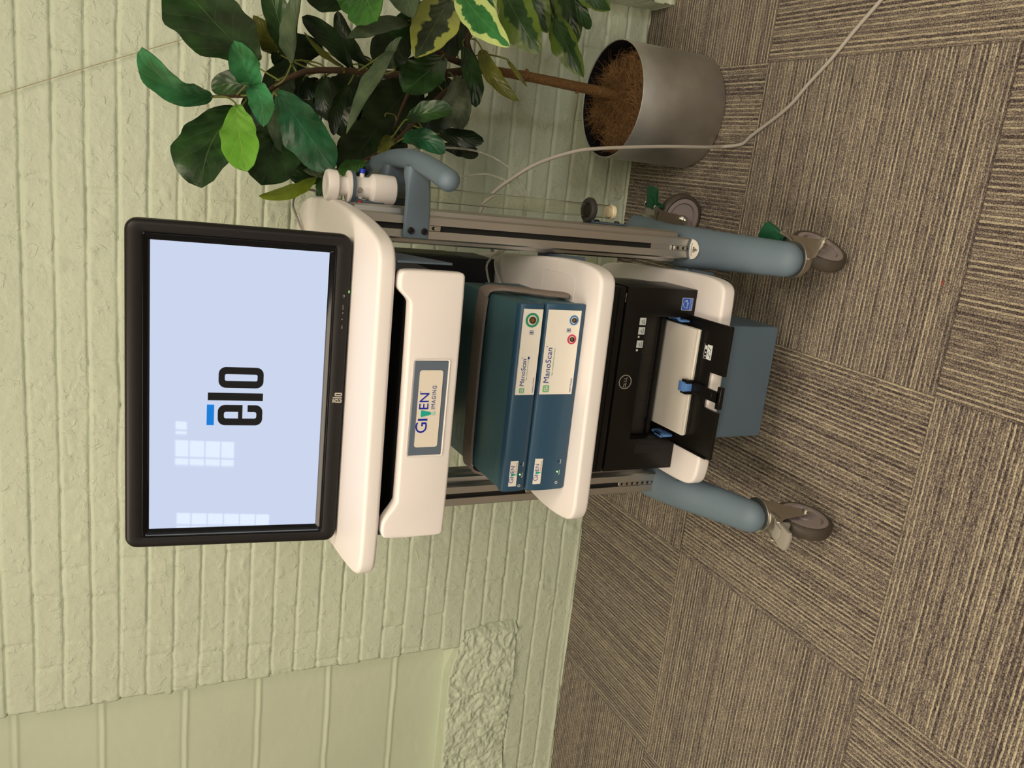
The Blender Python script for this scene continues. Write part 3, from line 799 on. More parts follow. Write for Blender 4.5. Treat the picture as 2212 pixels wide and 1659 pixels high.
leg_patch('sticker_mark', strip(-.0940, 1.4520, -.0910, 1.4520, .0022), INKBK, .0056, stk)
leg_patch('sticker_lettering', strip(-.1060, 1.4610, -.0790, 1.4610, .0007), INKGR, .0056, stk)

# ================================================================== MONITOR
mon = thing('monitor', 'black widescreen touch monitor with lit screen standing on the cart worktop', 'monitor', (-.3745, 1.46, 1.036))
TH = math.radians(6.8)
MU = Vector((0, math.sin(TH), math.cos(TH))); MR = Vector((1, 0, 0)); MN = Vector((0, -math.cos(TH), math.sin(TH)))
MO = Vector((-.3745, 1.3745, 1.2075))                     # centre of the screen
Mm = Matrix(((MR.x, MU.x, MN.x, MO.x), (MR.y, MU.y, MN.y, MO.y), (MR.z, MU.z, MN.z, MO.z), (0, 0, 0, 1)))
def mpt(u, v, n=0): return MO + MR * u + MU * v + MN * n
hw, hh_ = .2375, .1345
def frame_ring(name, o, i, prof, m, parent):
    """o,i half sizes (x0,x1,y0,y1); prof list of (t, n): t 0 outer .. 1 inner"""
    bm = bmesh.new(); loops = []
    for t, n_, r in prof:
        q = [o[k] * (1 - t) + i[k] * t for k in range(4)]
        pts = rrect(q[0], q[1], q[2], q[3], r, 5)
        loops.append([bm.verts.new(Mm @ Vector((x, y, n_))) for x, y in pts])
    for a_, b_ in zip(loops[:-1], loops[1:]):
        k = len(a_)
        for j in range(k): bm.faces.new((a_[j], a_[(j + 1) % k], b_[(j + 1) % k], b_[j]))
    return bm_obj(name, bm, m, parent, autosmooth=60)
OUT = (-.2685, .2690, -.1700, .1705); INN = (-.2495, .2490, -.1455, .1450)
bez = frame_ring('bezel', OUT, INN, [(.05, -.022, .018), (0, -.012, .018), (0, .001, .018), (.06, .006, .017), (.16, .0085, .016), (.40, .0095, .013), (.9, .0088, .006), (1, .0075, .005), (1, .0035, .005)], MONB, mon)
frame_ring('inner_frame', (-.2495, .2490, -.1455, .1450), (-.2378, .2378, -.1348, .1348), [(0, .0038, .005), (0, .0080, .005), (.08, .0086, .005), (.22, .0082, .004), (.9, .0022, .001), (1, .0014, .001)], BLACKG, mon)
bm = bmesh.new(); add_prism(bm, rrect(-.262, .262, -.163, .163, .015), -.035, -.012, 'z', .006, 3)
bmesh.ops.transform(bm, matrix=Mm, verts=bm.verts)
add_box(bm, -.20, .20, -.12, .12, -.055, -.03, .01, 3, Mm)
bm_obj('rear_housing', bm, MONB, mon)
SCRM = mat('lit_screen', (.02, .02, .022, 1), .06, emit=(.66, .74, .93, 1), estr=.92)
nt = SCRM.node_tree; pB = nt.nodes['Principled BSDF']
def lcd(name, col, k=1.0):
    m = mat(name, (.008, .008, .009, 1), .018, spec=.22, emit=col, estr=k); return m
SCRM = lcd('lit_screen', (.64, .725, .93, 1), .92)
bm = bmesh.new(); add_box(bm, -hw, hw, -hh_, hh_, -.002, .0010, 0, 1, Mm); scr = bm_obj('screen', bm, SCRM, mon, smooth=False)
LOGOK = lcd('screen_black', (.006, .006, .006, 1), 1.0); LOGOB = lcd('screen_blue', (.0, .20, .68, 1), 1.0)
def mshape(name, pts, m, parent=scr, n0=.0011):
    return flat_shape(name, pts, m, parent, mpt(0, 0, n0), MR, MU, .0004)
# logo letters e-bar, l, o : coordinates on the panel (u right, v up)
def glyph_o(cx, cz, w_, h_, t, tz):
    a_ = rrect(cx - w_ / 2, cx + w_ / 2, cz - h_ / 2, cz + h_ / 2, w_ * .33, 6); b_ = rrect(cx - w_ / 2 + t, cx + w_ / 2 - t, cz - h_ / 2 + tz, cz + h_ / 2 - tz, max(.0008, w_ * .33 - t * .75), 6)
    k = len(a_)
    return [[a_[j], a_[(j + 1) % k], b_[(j + 1) % k], b_[j]] for j in range(k)]
def elo(sc, ox, oz, mb, mk, parent, n0):
    g = glyph_o(0, 0, 31, 62, 10.5, 8.5)
    W_ = 31.0; r_o = 10.0; r_i = 3.0
    def arc(cx, cy, r, a0, a1, n=6): return [(cx + r * math.cos(math.radians(a0 + (a1 - a0) * i / n)), cy + r * math.sin(math.radians(a0 + (a1 - a0) * i / n))) for i in range(n + 1)]
    # outer outline: from the lower right terminal clockwise round the left to the bar
    e_out = [(31, 21)] + arc(21, 10, 10, 0, -90) + arc(10, 10, 10, -90, -180) + arc(10, 52, 10, 180, 90) + arc(21, 52, 10, 90, 0) + [(31, 28)]
    e_in = [(20.5, 21)] + arc(17.5, 11.5, 3, 0, -90) + arc(13.5, 11.5, 3, -90, -180) + arc(13.5, 50.5, 3, 180, 90) + arc(17.5, 50.5, 3, 90, 0) + [(20.5, 28)]
    ek = [[e_out[i], e_out[i + 1], e_in[i + 1], e_in[i]] for i in range(len(e_out) - 1)]
    ek.append([(10.4, 28), (20.6, 28), (20.6, 34), (10.4, 34)])
    l_ = [[(37.5, 0), (49, 0), (49, 76), (37.5, 76)]]
    o_ = [[(x + 72, y + 31) for x, y in q] for q in g]
    T = lambda P_: [[((x) * sc + ox, y * sc + oz) for x, y in q] for q in P_]
    a_ = flat_shape('logo_letters', T(ek + l_ + o_), mk, parent, mpt(0, 0, n0), MR, MU, .0003)
    b_ = flat_shape('logo_bar', T([[(0, 67), (31, 67), (31, 77), (0, 77)]]), mb, parent, mpt(0, 0, n0), MR, MU, .0003)
elo(.00113, -.0575, -.0385, LOGOB, LOGOK, scr, .0010)
elo(.00020, -.0135, -.1665, GREYTXT, GREYTXT, bez, .0099)
for u, s_ in ((.150, 'SELECT'), (.118, 'MENU')):
    text('lettering', s_, INKGR, bez, mpt(u - .004, -.1605, .0099), .0016, .0085 if s_ == 'SELECT' else .006, MR, MU, depth=.0002)
flat_shape('arrow_mark', [[(.1395, -.1605), (.1420, -.1605), (.14075, -.1585)], [(.1290, -.1585), (.1315, -.1585), (.13025, -.1605)]], INKGR, bez, mpt(0, 0, .0099), MR, MU, .0002)
ring_shape('power_symbol', .0014, .0020, INKGR, bez, mpt(.169, -.1598, .0099), MR, MU, .0002, 120, 420, 20)
flat_shape('power_led', [(.1745, -.1688), (.1785, -.1688), (.1785, -.1676), (.1745, -.1676)], LEDG, bez, mpt(0, 0, .0086), MR, MU, .0006)
bm = bmesh.new(); add_prism(bm, chaikin([(-.50, 1.37), (-.25, 1.37), (-.235, 1.42), (-.26, 1.56), (-.49, 1.56), (-.515, 1.42)], 2), 1.036, 1.048, 'z', .003, 2)
bm_obj('stand_base', bm, MONB, mon)
bm = bmesh.new(); add_box(bm, -.415, -.335, 1.47, 1.50, 1.045, 1.24, .006, 2); add_box(bm, -.415, -.335, 1.42, 1.49, 1.17, 1.24, .006, 2)
bm_obj('stand_neck', bm, MONB, mon)

# ================================================================== MODULES
def mano(parent, x0, zb, w_, y, sup=False):
    """green chip with 'Gi', the product word, the pale strap line"""
    s = w_ / .118
    flat_shape('logo_chip', rrect(x0, x0 + .0125 * s, zb - .001 * s, zb + .0115 * s, .002 * s, 3), mat('pale_green_chip', rgb(125, 185, 140), .5), parent, (0, y, 0))
    text('lettering', 'Gi', LABELW, parent, (x0 + .002 * s, y - .0005, zb + .002 * s), .0066 * s, .0085 * s, depth=.0002, bold=.01)
    text('lettering', 'ManoScan', INKB, parent, (x0 + .0165 * s, y, zb + .0012 * s), .0108 * s, .064 * s, bold=0.0, shear=.10)
    ring_shape('registered_mark', .0005, .0009, INKB, parent, (x0 + .0825 * s, y, zb + .0122 * s), n=10)
    text('lettering', 'high resolution manometry', INKG, parent, (x0 + .030 * s, y, zb - .0048 * s), .0028 * s, .050 * s)
def module(name, label, x0, x1, y0, z0, z1, yb, labelbox, givbox, kind):
    t = thing(name, label, 'medical module', ((x0 + x1) / 2, (y0 + yb) / 2, z0), 'recorder modules stacked on the middle shelf')
    bm = bmesh.new()
    add_box(bm, x0 + .004, x1 - .004, y0 + .014, yb, z0 + .0015, z1 + .0005, .003, 2)
    body = bm_obj('body', bm, TEAL, t)
    # shallow rectangular dents in the top
    for cx, cy in ((x1 - .05, y0 + .05), (x0 + .05, y0 + .05), (x1 - .05, yb - .06), (x0 + .05, yb - .06)):
        bm = bmesh.new(); a_ = rrect(cx - .018, cx + .018, cy - .012, cy + .012, .003, 3); b_ = rrect(cx - .016, cx + .016, cy - .010, cy + .010, .002, 3)
        va = [bm.verts.new((x, y, z1 + .0007)) for x, y in a_]; vb = [bm.verts.new((x, y, z1 - .0012)) for x, y in b_]
        # the ring sits in the lid, its floor just below
        k = len(va)
        for j in range(k): bm.faces.new((va[j], vb[j], vb[(j + 1) % k], va[(j + 1) % k]))
        bm.faces.new(vb)
        if kind == 'upper': bm_obj('lid_dent', bm, TEAL, body)
        else: bm.free()
    # front: bowed panel
    bm = bmesh.new()
    pr_ = [(y0 + .016, z0 + .001), (y0 + .005, z0 + .001), (y0 + .0035, z0 + .004), (y0 + .0015, z0 + .008), (y0, z0 + (z1 - z0) * .35), (y0, z0 + (z1 - z0) * .7), (y0 + .002, z1 - .004), (y0 + .005, z1 - .001), (y0 + .016, z1)]
    add_prism(bm, pr_, x0, x1, 'x', .003, 3)
    fr_ = bm_obj('front_panel', bm, NAVY, t, autosmooth=50)
    yf = y0 - .0003
    lx0, lx1, lz0, lz1 = labelbox
    bm = bmesh.new(); add_box(bm, lx0, lx1, yf - .0006, yf + .002, lz0, lz1, .0003, 1); lab = bm_obj('label_plate', bm, LABELW, fr_)
    yl = yf - .0007
    gx0, gx1, gz0, gz1 = givbox
    bm = bmesh.new(); add_box(bm, gx0, gx1, yf - .0006, yf + .002, gz0, gz1, .0003, 1); bm_obj('logo_label', bm, LABELW, fr_)
    given_logo(fr_, gx0 + .0065, gz0 + .0070, .033, yl, INKV, mat('faded_pink_ink', rgb(190, 160, 165), .5), INKT)
    def ico(cx, cz):
        flat_shape('patient_symbol', [[(-.0035, -.0035), (.0035, -.0035), (.0035, -.003), (-.0035, -.003)], [(-.0035, .003), (.0035, .003), (.0035, .0035), (-.0035, .0035)], [(-.0035, -.003), (-.003, -.003), (-.003, .003), (-.0035, .003)], [(.003, -.003), (.0035, -.003), (.0035, .003), (.003, .003)],
                   [(-.0006, .0012), (.0006, .0012), (.0006, .0024), (-.0006, .0024)], [(-.0018, .0002), (.0018, .0002), (.0018, .001), (-.0018, .001)], [(-.0006, -.001), (.0006, -.001), (.0006, .001), (-.0006, .001)], [(-.0016, -.0026), (-.0008, -.0026), (0, -.0008), (-.0006, -.0006)], [(.0016, -.0026), (.0008, -.0026), (0, -.0008), (.0006, -.0006)]], INKB, lab, (cx, yl, cz))
    def jack(cx, cz, r, m, gold, lb):
        a_ = ring_shape('connector_ring', r * .70, r, m, lab, (cx, yl, cz)); a_['label'] = lb
        M = Matrix.Translation((cx, yl + .0005, cz)) @ Matrix.Rotation(math.radians(90), 4, 'X')
        bm = bmesh.new(); add_lathe(bm, [(r * .48, 0), (r * .48, .003), (r * .36, .003), (r * .36, .0006), (0, .0006)], M, 28, cap=False)
        jk = bm_obj('connector', bm, BLACKP if not gold else mat('bronze_shell', (.20, .12, .05, 1), .35, metal=1), lab)
        bm = bmesh.new()
        for i in range(-3, 4):
            for j in range(-3, 4):
                if (i * i + j * j) < 9.5: add_lathe(bm, [(r * .045, 0), (r * .045, .0022 if gold else .0012), (0, .0023 if gold else .0013)], M @ Matrix.Translation((i * r * .10, j * r * .10, 0.0005)), 6)
        bm_obj('contact_pins', bm, GOLD, lab)
    if kind == 'upper':
        jack(-.2245, .7315, .0130, GRING, True, 'green ring round a multi-pin connector')
        ico(-.2465, .7305)
        mano(fr_, lx0 + .0035, .7335, .118 * .78, yl)
        flat_shape('suffix_badge', rrect(lx0 + .0655, lx0 + .0705, .7285, .7320, .0016, 3), INKB, fr_, (0, yl, 0))
        text('lettering', 'Impedance Module', INKV, fr_, (lx0 + .004, yl, .7145), .0026, .028, shear=.1)
        zl = .7165
    else:
        jack(-.2225, .6475, .0090, BRING, False, 'blue ring round a connector')
        jack(-.2575, .6475, .0090, RRING, False, 'red ring round a connector')
        ico(-.2410, .6560)
        mano(fr_, lx0 + .0045, .6835, .118 * 1.02, yl)
        text('lettering', 'HRM Module', INKV, fr_, (lx0 + .004, yl, .6365), .0034, .026, shear=.1)
        zl = .6385
    # power light, data light, lettering, power symbol
    gx = gx0
    for cx, m, lb in ((gx + .022, LEDG, 'lit green power light'), (gx + .042, BLACKM, 'unlit data light')):
        bm = bmesh.new(); add_lathe(bm, [(0, .0012), (.0011, .0009), (.0014, 0), (.0014, -.002)], Matrix.Translation((cx, yf, zl + .0045)) @ Matrix.Rotation(math.radians(90), 4, 'X'), 14, cap=False)
        k_ = bm_obj('indicator_light', bm, m, fr_); k_['label'] = lb
    text('lettering', 'Power', WHITEI, fr_, (gx + .0165, yf - .0002, zl - .0005), .0022, .0095)
    text('lettering', 'Data', WHITEI, fr_, (gx + .0385, yf - .0002, zl - .0005), .0022, .0080)
    ring_shape('power_symbol', .0020, .0028, WHITEI, fr_, (gx + .0005, yf, zl + .0045), a0=120, a1=420, n=20)
    flat_shape('power_symbol_bar', [(-.0004, .0002), (.0004, .0002), (.0004, .0034), (-.0004, .0034)], WHITEI, fr_, (gx + .0005, yf, zl + .0045))
    return t
module('recorder_module', 'blue and teal recorder module directly on the middle shelf, blue and red ringed sockets', -.547, -.1935, 1.280, .622, .7045, 1.56, (-.3600, -.2050, .6335, .7000), (-.5330, -.4835, .6765, .6920), 'lower')
module('recorder_module', 'thinner blue and teal recorder module stacked on top, green ringed socket', -.5455, -.1955, 1.280, .7065, .7560, 1.56, (-.3605, -.2050, .7115, .7490), (-.5345, -.4855, .7270, .7425), 'upper')

# foam strap wrapped round both modules
bm = bmesh.new()
w2 = .020; t_ = .006
path = [(-.1880, 1.352, .6225), (-.1880, 1.372, .66), (-.1875, 1.398, .71), (-.1885, 1.416, .745), (-.196, 1.424, .7605), (-.215, 1.428, .7640), (-.30, 1.432, .7645), (-.45, 1.432, .7640), (-.528, 1.430, .7625), (-.546, 1.426, .757), (-.553, 1.418, .742), (-.5545, 1.40, .70), (-.5545, 1.37, .6225)]
sp = smooth_path(path, 8)
prev = None
for i, p in enumerate(sp):
    a_ = sp[max(i - 1, 0)]; b_ = sp[min(i + 1, len(sp) - 1)]
    tv = Vector(tuple(b_ - a_)).normalized()
    wdir = Vector((0, 1, 0)); wdir = (wdir - tv * wdir.dot(tv)).normalized()
    nd = wdir.cross(tv).normalized()
    c = Vector(tuple(p))
    if nd.dot(c - Vector((-.37, c.y, .69))) < 0: nd = -nd
    q = [bm.verts.new(c + wdir * w2 * s1 + nd * t_ * s2) for s1, s2 in ((-1, -.5), (1, -.5), (1.0, .3), (.85, .5), (-.85, .5), (-1.0, .3))]
    if prev:
        for j in range(6): bm.faces.new((prev[j], q[j], q[(j + 1) % 6], prev[(j + 1) % 6]))
    else: bm.faces.new(q)
    prev = q
bm.faces.new(prev[::-1])
tag(bm_obj('foam_strap', bm, FOAM), 'grey-brown foam strap wrapped over the two stacked blue modules', 'strap')

# dark computer case at the back of the middle shelf
pc = thing('computer', 'dark navy computer case with vented side behind the recorder modules', 'computer', (-.34, 1.755, .622))
box('case', NAVYD, pc, -.520, -.163, 1.690, 1.82, .6222, .900, .003)
bm = bmesh.new()
for k in range(26): add_box(bm, -.1625, -.1612, 1.70, 1.81, .70 + k * .0072, .7036 + k * .0072)
bm_obj('side_vent', bm, mat('grey_green_vent', rgb(78, 84, 66), .5), pc, smooth=False)
box('front_panel', mat('near_black_panel', rgb(10, 13, 20), .4), pc, -.515, -.168, 1.686, 1.690, .626, .895, .001, 1)

# ================================================================== PRINTER
pr = thing('printer', 'black laser printer with open paper tray on the bottom shelf', 'printer', (CX, 1.53, .297))
PX0, PX1, PY0, PY1, PZ0, PZ1 = -.5600, -.1700, 1.385, 1.640, .2972, .520
ox0, ox1, oz1 = -.490, -.229, .414
PB = mat('printer_black_plastic', (0.0060, 0.0050, 0.0040, 1), .36, spec=.35, bump=.05, bscale=1300)
bm = bmesh.new()
# front made of pieces around the opening
add_prism(bm, [(PX0, PZ0), (ox0, PZ0), (ox0, oz1), (ox1, oz1), (ox1, PZ0), (PX1, PZ0), (PX1, PZ1 - .0505), (PX0, PZ1 - .0505)], PY0, PY0 + .12, 'y', .003, 2)
add_prism(bm, [(PX0 + .002, PY0 + .11), (PX1 - .002, PY0 + .11), (PX1 - .010, PY1 - .02), (PX1 - .03, PY1), (PX0 + .03, PY1), (PX0 + .01, PY1 - .02)], PZ0 + .002, PZ1 - .05, 'z', .004, 2)
add_prism(bm, [(PX0 + .001, PY0 + .001), (PX1 - .001, PY0 + .001), (PX1 - .012, PY1 - .02), (PX1 - .035, PY1 - .005), (PX0 + .035, PY1 - .005), (PX0 + .012, PY1 - .02)], PZ1 - .049, PZ1, 'z', .006, 3)
pbody = bm_obj('body', bm, PB, pr)
bm = bmesh.new(); add_box(bm, ox0 - .001, ox1 + .001, PY0 + .112, PY0 + .118, PZ0, oz1 + .01); add_box(bm, ox0 + .002, ox1 - .002, PY0 + .03, PY0 + .034, .362, oz1)
for x in (-.415, -.315): add_box(bm, x - .0006, x + .0006, PY0 + .029, PY0 + .031, .362, oz1)
add_box(bm, ox0, ox1, PY0 + .006, PY0 + .115, PZ0 + .001, .305)
bm_obj('tray_cavity', bm, mat('inner_black_plastic', (0.016, 0.013, 0.010, 1), .4), pr, smooth=False)
box('feed_bar', PB, pr, ox0 + .004, ox1 - .004, PY0 + .020, PY0 + .030, .352, .362, .002, 2)
# fold-down tray, with a notch in its front edge
tz = .3135
def TP(x, y): return (x, y)
door = [(-.2240, 1.386), (-.2215, 1.252), (-.224, 1.250), (-.322, 1.2505), (-.323, 1.300), (-.396, 1.301), (-.397, 1.2515), (-.494, 1.2525), (-.4970, 1.2545), (-.4975, 1.386)]
bm = bmesh.new(); add_prism(bm, door, tz - .011, tz - .003, 'z', .0012, 2)
for x in (-.2225, -.4960): add_box(bm, x - .0015, x + .0015, 1.262, 1.38, tz - .004, tz + .001, .0005, 1)
dn = bm_obj('paper_tray', bm, PB, pr, autosmooth=35)
bm = bmesh.new(); add_box(bm, -.4905, -.4895 + .0, 1.3, 1.31, tz - .003, tz - .0029)
bm.free()
bm = bmesh.new()
add_box(bm, -.375, -.352, 1.243, 1.340, tz + .002, tz + .0075, .001, 1); add_box(bm, -.386, -.341, 1.238, 1.250, tz - .002, tz + .0075, .001, 1)
add_box(bm, -.3725, -.3545, 1.262, 1.330, tz + .0075, tz + .009, .0005, 1); add_box(bm, -.3785, -.3485, 1.328, 1.346, tz + .002, tz + .022, .0015, 2)
ga = bm_obj('length_guide', bm, PB, dn)
bm = bmesh.new(); add_box(bm, -.3735, -.3535, 1.331, 1.350, tz + .0215, tz + .0255, .001, 2); add_box(bm, -.3715, -.3555, 1.3265, 1.3315, tz + .008, tz + .0255, .001, 2); lc = bm_obj('blue_clip', bm, LBLUE, dn); lc['label'] = 'light blue clip'
for x0, x1 in ((-.2365, -.2325), (-.4855, -.4800)):
    bm = bmesh.new(); add_box(bm, x0, x1, 1.375, 1.42, tz, tz + .024, .001, 1); add_box(bm, min(x0, x1) - (.0 if x0 > -.3 else .004), max(x0, x1) + (.004 if x0 > -.3 else 0), 1.384, 1.41, tz + .018, tz + .024, .001, 1)
    g_ = bm_obj('width_guide', bm, LBLUE, dn); g_['label'] = 'blue paper width guide'
yp = PY0 - .0003
ring_shape('logo_ring', .0135, .0152, GREYTXT, pbody, (-.3655, yp, .4470))
text('lettering', 'D', GREYTXT, pbody, (-.3770, yp, .4435), .0074, .0056, bold=0.0)
text('lettering', 'E', GREYTXT, pbody, (-.3699, yp, .4429), .0066, .0040, right=(.91, 0, .42), up=(-.42, 0, .91), bold=0.0)
text('lettering', 'LL', GREYTXT, pbody, (-.3645, yp, .4435), .0074, .0094, bold=0.0)
text('lettering', 'Dell C1760nw', GREYTXT, pbody, (-.2010, yp, .4720), .0022, .018)
es = flat_shape('blue_sticker', rrect(-.2130, -.1870, .3070, .3340, .001, 2), WHITEI, pbody, (0, yp, 0), depth=.0004)
SB = mat('sticker_blue', rgb(35, 85, 190), .4)
flat_shape('sticker_field', [rrect(-.2121, -.1879, .3140, .3331, .0008, 2), rrect(-.2121, -.1879, .3079, .3130, .0008, 2)], SB, es, (0, yp - .0004, 0), depth=.0003)
ring_shape('sticker_arc', .0078, .0084, WHITEI, es, (-.2000, yp - .0007, .3225), a0=20, a1=200, depth=.0002)
text('lettering', 'energy', WHITEI, es, (-.2090, yp - .0007, .3190), .0040, .0140, shear=.3, depth=.0002)
star = []
for k in range(10):
    r_ = .0030 if k % 2 == 0 else .0012; a_ = math.radians(90 + 36 * k); star.append((r_ * math.cos(a_), r_ * math.sin(a_)))
flat_shape('sticker_star', star, WHITEI, es, (-.1935, yp - .0007, .3230), depth=.0002)
text('lettering', 'ENERGY STAR', WHITEI, es, (-.2105, yp - .0007, .3092), .0020, .0215, depth=.0002)
def picto(x, z, s=.0150):
    o = flat_shape('pictogram', rrect(x, x + s, z, z + s, .0006, 2), WHITEI, pbody, (0, yp, 0), depth=.0003)
    flat_shape('pictogram_lines', [[(x + .002, z + .003), (x + s - .002, z + .003), (x + s - .002, z + .004), (x + .002, z + .004)], [(x + .003, z + .004), (x + .004, z + .004), (x + .008, z + .010), (x + .007, z + .010)], [(x + .007, z + .0095), (x + .010, z + .006), (x + .0105, z + .0068), (x + .0078, z + .0105)], [(x + .0025, z + .0075), (x + .0055, z + .0075), (x + .0055, z + .0083), (x + .0025, z + .0083)]], INKBK, o, (0, yp - .0003, 0), depth=.0002)
picto(-.2465, .4170); picto(-.2660, .4170); picto(-.2935, .4170)
flat_shape('pictogram_number', [rrect(-.2730, -.2690, .4275, .4315, .0004, 2), rrect(-.3010, -.2965, .4270, .4315, .0004, 2)], WHITEI, pbody, (0, yp, 0), depth=.0003)
bm = bmesh.new(); add_box(bm, -.2990, -.2690, 1.296, 1.3105, tz - .0031, tz - .0027); ps_ = bm_obj('tray_sticker', bm, WHITEI, dn, smooth=False)
flat_shape('tray_sticker_frame', [[(-.2990, 1.3105), (-.2690, 1.3105), (-.2690, 1.3112), (-.2990, 1.3112)], [(-.2990, 1.3195), (-.2690, 1.3195), (-.2690, 1.3202), (-.2990, 1.3202)], [(-.2990, 1.3105), (-.2984, 1.3105), (-.2984, 1.32), (-.2990, 1.32)], [(-.2950, 1.313), (-.2920, 1.313), (-.2920, 1.317), (-.2950, 1.317)], [(-.2880, 1.3135), (-.2850, 1.3135), (-.2850, 1.3165), (-.2880, 1.3165)], [(-.280, 1.3125), (-.272, 1.3125), (-.272, 1.3185), (-.280, 1.3185)]], WHITEI, dn, (0, 0, tz - .0031), up=(0, 1, 0), depth=.0003)
flat_shape('tray_sticker_drawing', [[(-.2970, 1.299), (-.2880, 1.299), (-.2880, 1.3000), (-.2970, 1.3000)], [(-.2930, 1.300), (-.2915, 1.300), (-.2860, 1.3085), (-.2875, 1.3085)], [(-.2850, 1.299), (-.2765, 1.299), (-.2765, 1.3000), (-.2850, 1.3000)], [(-.2800, 1.300), (-.2785, 1.300), (-.2730, 1.3085), (-.2745, 1.3085)], [(-.2860, 1.306), (-.2830, 1.304), (-.2825, 1.305), (-.2850, 1.307)]], INKBK, ps_, (0, 0, tz - .0027), up=(0, 1, 0), depth=.0002)
# grooves of the front
bm = bmesh.new(); add_box(bm, PX0 + .004, PX1 - .004, PY0 - .0004, PY0 + .001, .4870, .4880); add_box(bm, ox0 - .032, ox0 - .012, PY0 - .0005, PY0 + .001, .318, .40); bm_obj('panel_groove', bm, BLACKM, pbody, smooth=False)

# paper: slightly fanned sheets
ppr = thing('paper_stack', 'small stack of white paper lying in the open printer tray', 'paper', (-.36, 1.39, tz))
nP = 7
for k in range(nP):
    bm = bmesh.new()
    dx = (random.random() - .5) * .004; dy = (random.random() - .5) * .004 + (.004 if k < 3 else 0); rot = (random.random() - .5) * .012
    if k == nP - 1: dx = dy = rot = 0
    X0, X1, Y0, Y1 = -.4680 + dx, -.2440 + dx, 1.335 + dy, 1.49
    nx_, ny_ = 10, 6; V = {}
    for l in (0, 1):
        for i in range(nx_ + 1):
            for j in range(ny_ + 1):
                x = X0 + (X1 - X0) * i / nx_; y = Y0 + (Y1 - Y0) * j / ny_
                x += -rot * (y - 1.4); y += rot * (x + .36)
                zc = (.0010 * math.sin(i * .9 + k) * max(0, 1 - j / 3)) * (k / nP)
                V[l, i, j] = bm.verts.new((x, y, tz - .0027 + k * .0021 + l * .0018 + zc))
    for i in range(nx_):
        for j in range(ny_):
            bm.faces.new((V[1, i, j], V[1, i + 1, j], V[1, i + 1, j + 1], V[1, i, j + 1])); bm.faces.new((V[0, i, j], V[0, i, j + 1], V[0, i + 1, j + 1], V[0, i + 1, j]))
    for i in range(nx_):
        bm.faces.new((V[0, i, 0], V[0, i + 1, 0], V[1, i + 1, 0], V[1, i, 0])); bm.faces.new((V[0, i + 1, ny_], V[0, i, ny_], V[1, i, ny_], V[1, i + 1, ny_]))
    for j in range(ny_):
        bm.faces.new((V[0, 0, j + 1], V[0, 0, j], V[1, 0, j], V[1, 0, j + 1])); bm.faces.new((V[0, nx_, j], V[0, nx_, j + 1], V[1, nx_, j + 1], V[1, nx_, j]))
    bm_obj('sheet', bm, PAPER, ppr, smooth=False)

# ================================================================== BOX UNDER THE BOTTOM SHELF
ub = thing('power_supply_box', 'plain blue-grey metal box hanging below the bottom shelf', 'power box', (CX, 1.47, .074))
bm = bmesh.new(); add_box(bm, -.4905, -.2400, 1.370, 1.560, .0740, .2640, .0035, 3)
bm_obj('case', bm, UPS, ub)
bm = bmesh.new(); add_box(bm, -.2400, -.2340, 1.42, 1.54, .2595, .2655, .001, 1); add_box(bm, -.4960, -.4905, 1.42, 1.54, .2595, .2655, .001, 1); bm_obj('mounting_flange', bm, UPS, ub)

# ================================================================== CALIBRATION TUBE
ct = thing('calibration_tube', 'clear plastic tube with white chamber on top, clipped beside the right post', 'tube', (TX, TY, .425))
Tm = Matrix.Translation((TX, TY, 0))
bm = bmesh.new(); add_lathe(bm, [(.0131, .4335), (.0141, .4335), (.0141, .9135), (.0131, .9135), (.0131, .4335)], Tm, 48, cap=False)
tb = bm_obj('tube', bm, TUBEC, ct)
bm = bmesh.new(); add_lathe(bm, [(0, .4215), (.012, .4220), (.0146, .4245), (.0148, .4320), (.0125, .4330), (.0125, .4400), (0, .4400)], Tm, 32); bc = bm_obj('end_cap', bm, mat('cream_end_cap', (0.9, 0.78, 0.55, 1), .35), ct)
bm = bmesh.new()
add_lathe(bm, [(0, .9130), (.0245, .9130), (.0268, .9150), (.0272, .9180), (.0278, .9520), (.0272, .9560), (.0215, .9610), (.0200, .9640), (.0200, .9860), (.0215, .9875), (.0215, .9915), (.0290, .9985), (.0290, 1.0020), (.0265, 1.0030), (.0168, 1.0040), (.0168, 1.0235), (.0, 1.0235)], Tm, 48)
ch = bm_obj('chamber', bm, PLASTG, ct, autosmooth=35); ch['label'] = 'white chamber'
bm = bmesh.new()
add_lathe(bm, [(0, 1.0215), (.0255, 1.0215), (.0276, 1.0235), (.0280, 1.0380), (.0264, 1.0415), (.0215, 1.0430), (.0180, 1.0425), (.0120, 1.0405), (.0, 1.0400)], Tm, 48)
cp = bm_obj('top_cap', bm, PLASTG, ct, autosmooth=35)
def nub(a, z, m1, m2, l=.012):
    A = math.radians(a); d = Vector((math.cos(A), math.sin(A), 0))
    b_ = Vector((TX, TY, z)) + d * .018
    bm = bmesh.new(); add_tube(bm, [b_, b_ + d * .009], [.0048, .0042], 16); bm_obj('port', bm, PLASTG, ch)
    bm = bmesh.new(); add_tube(bm, [b_ + d * .009, b_ + d * (.009 + .0075)], .0052, 8); k_ = bm_obj('port_cap', bm, m2, ch)
    return k_
nub(-8, .9765, PLASTG, RBLUE)['label'] = 'blue cap'
nub(62, .9830, PLASTG, EGREEN)['label'] = 'green cap'
nub(205, .9800, PLASTG, REDP)['label'] = 'red cap'
bm = bmesh.new(); add_lathe(bm, [(0, .002), (.0045, .002), (.0055, 0)], Matrix.Translation((TX - .004, TY - .0198, .983)) @ Matrix.Rotation(math.radians(90), 4, 'X'), 20); bm_obj('drain_hole', bm, STEEL, ch)

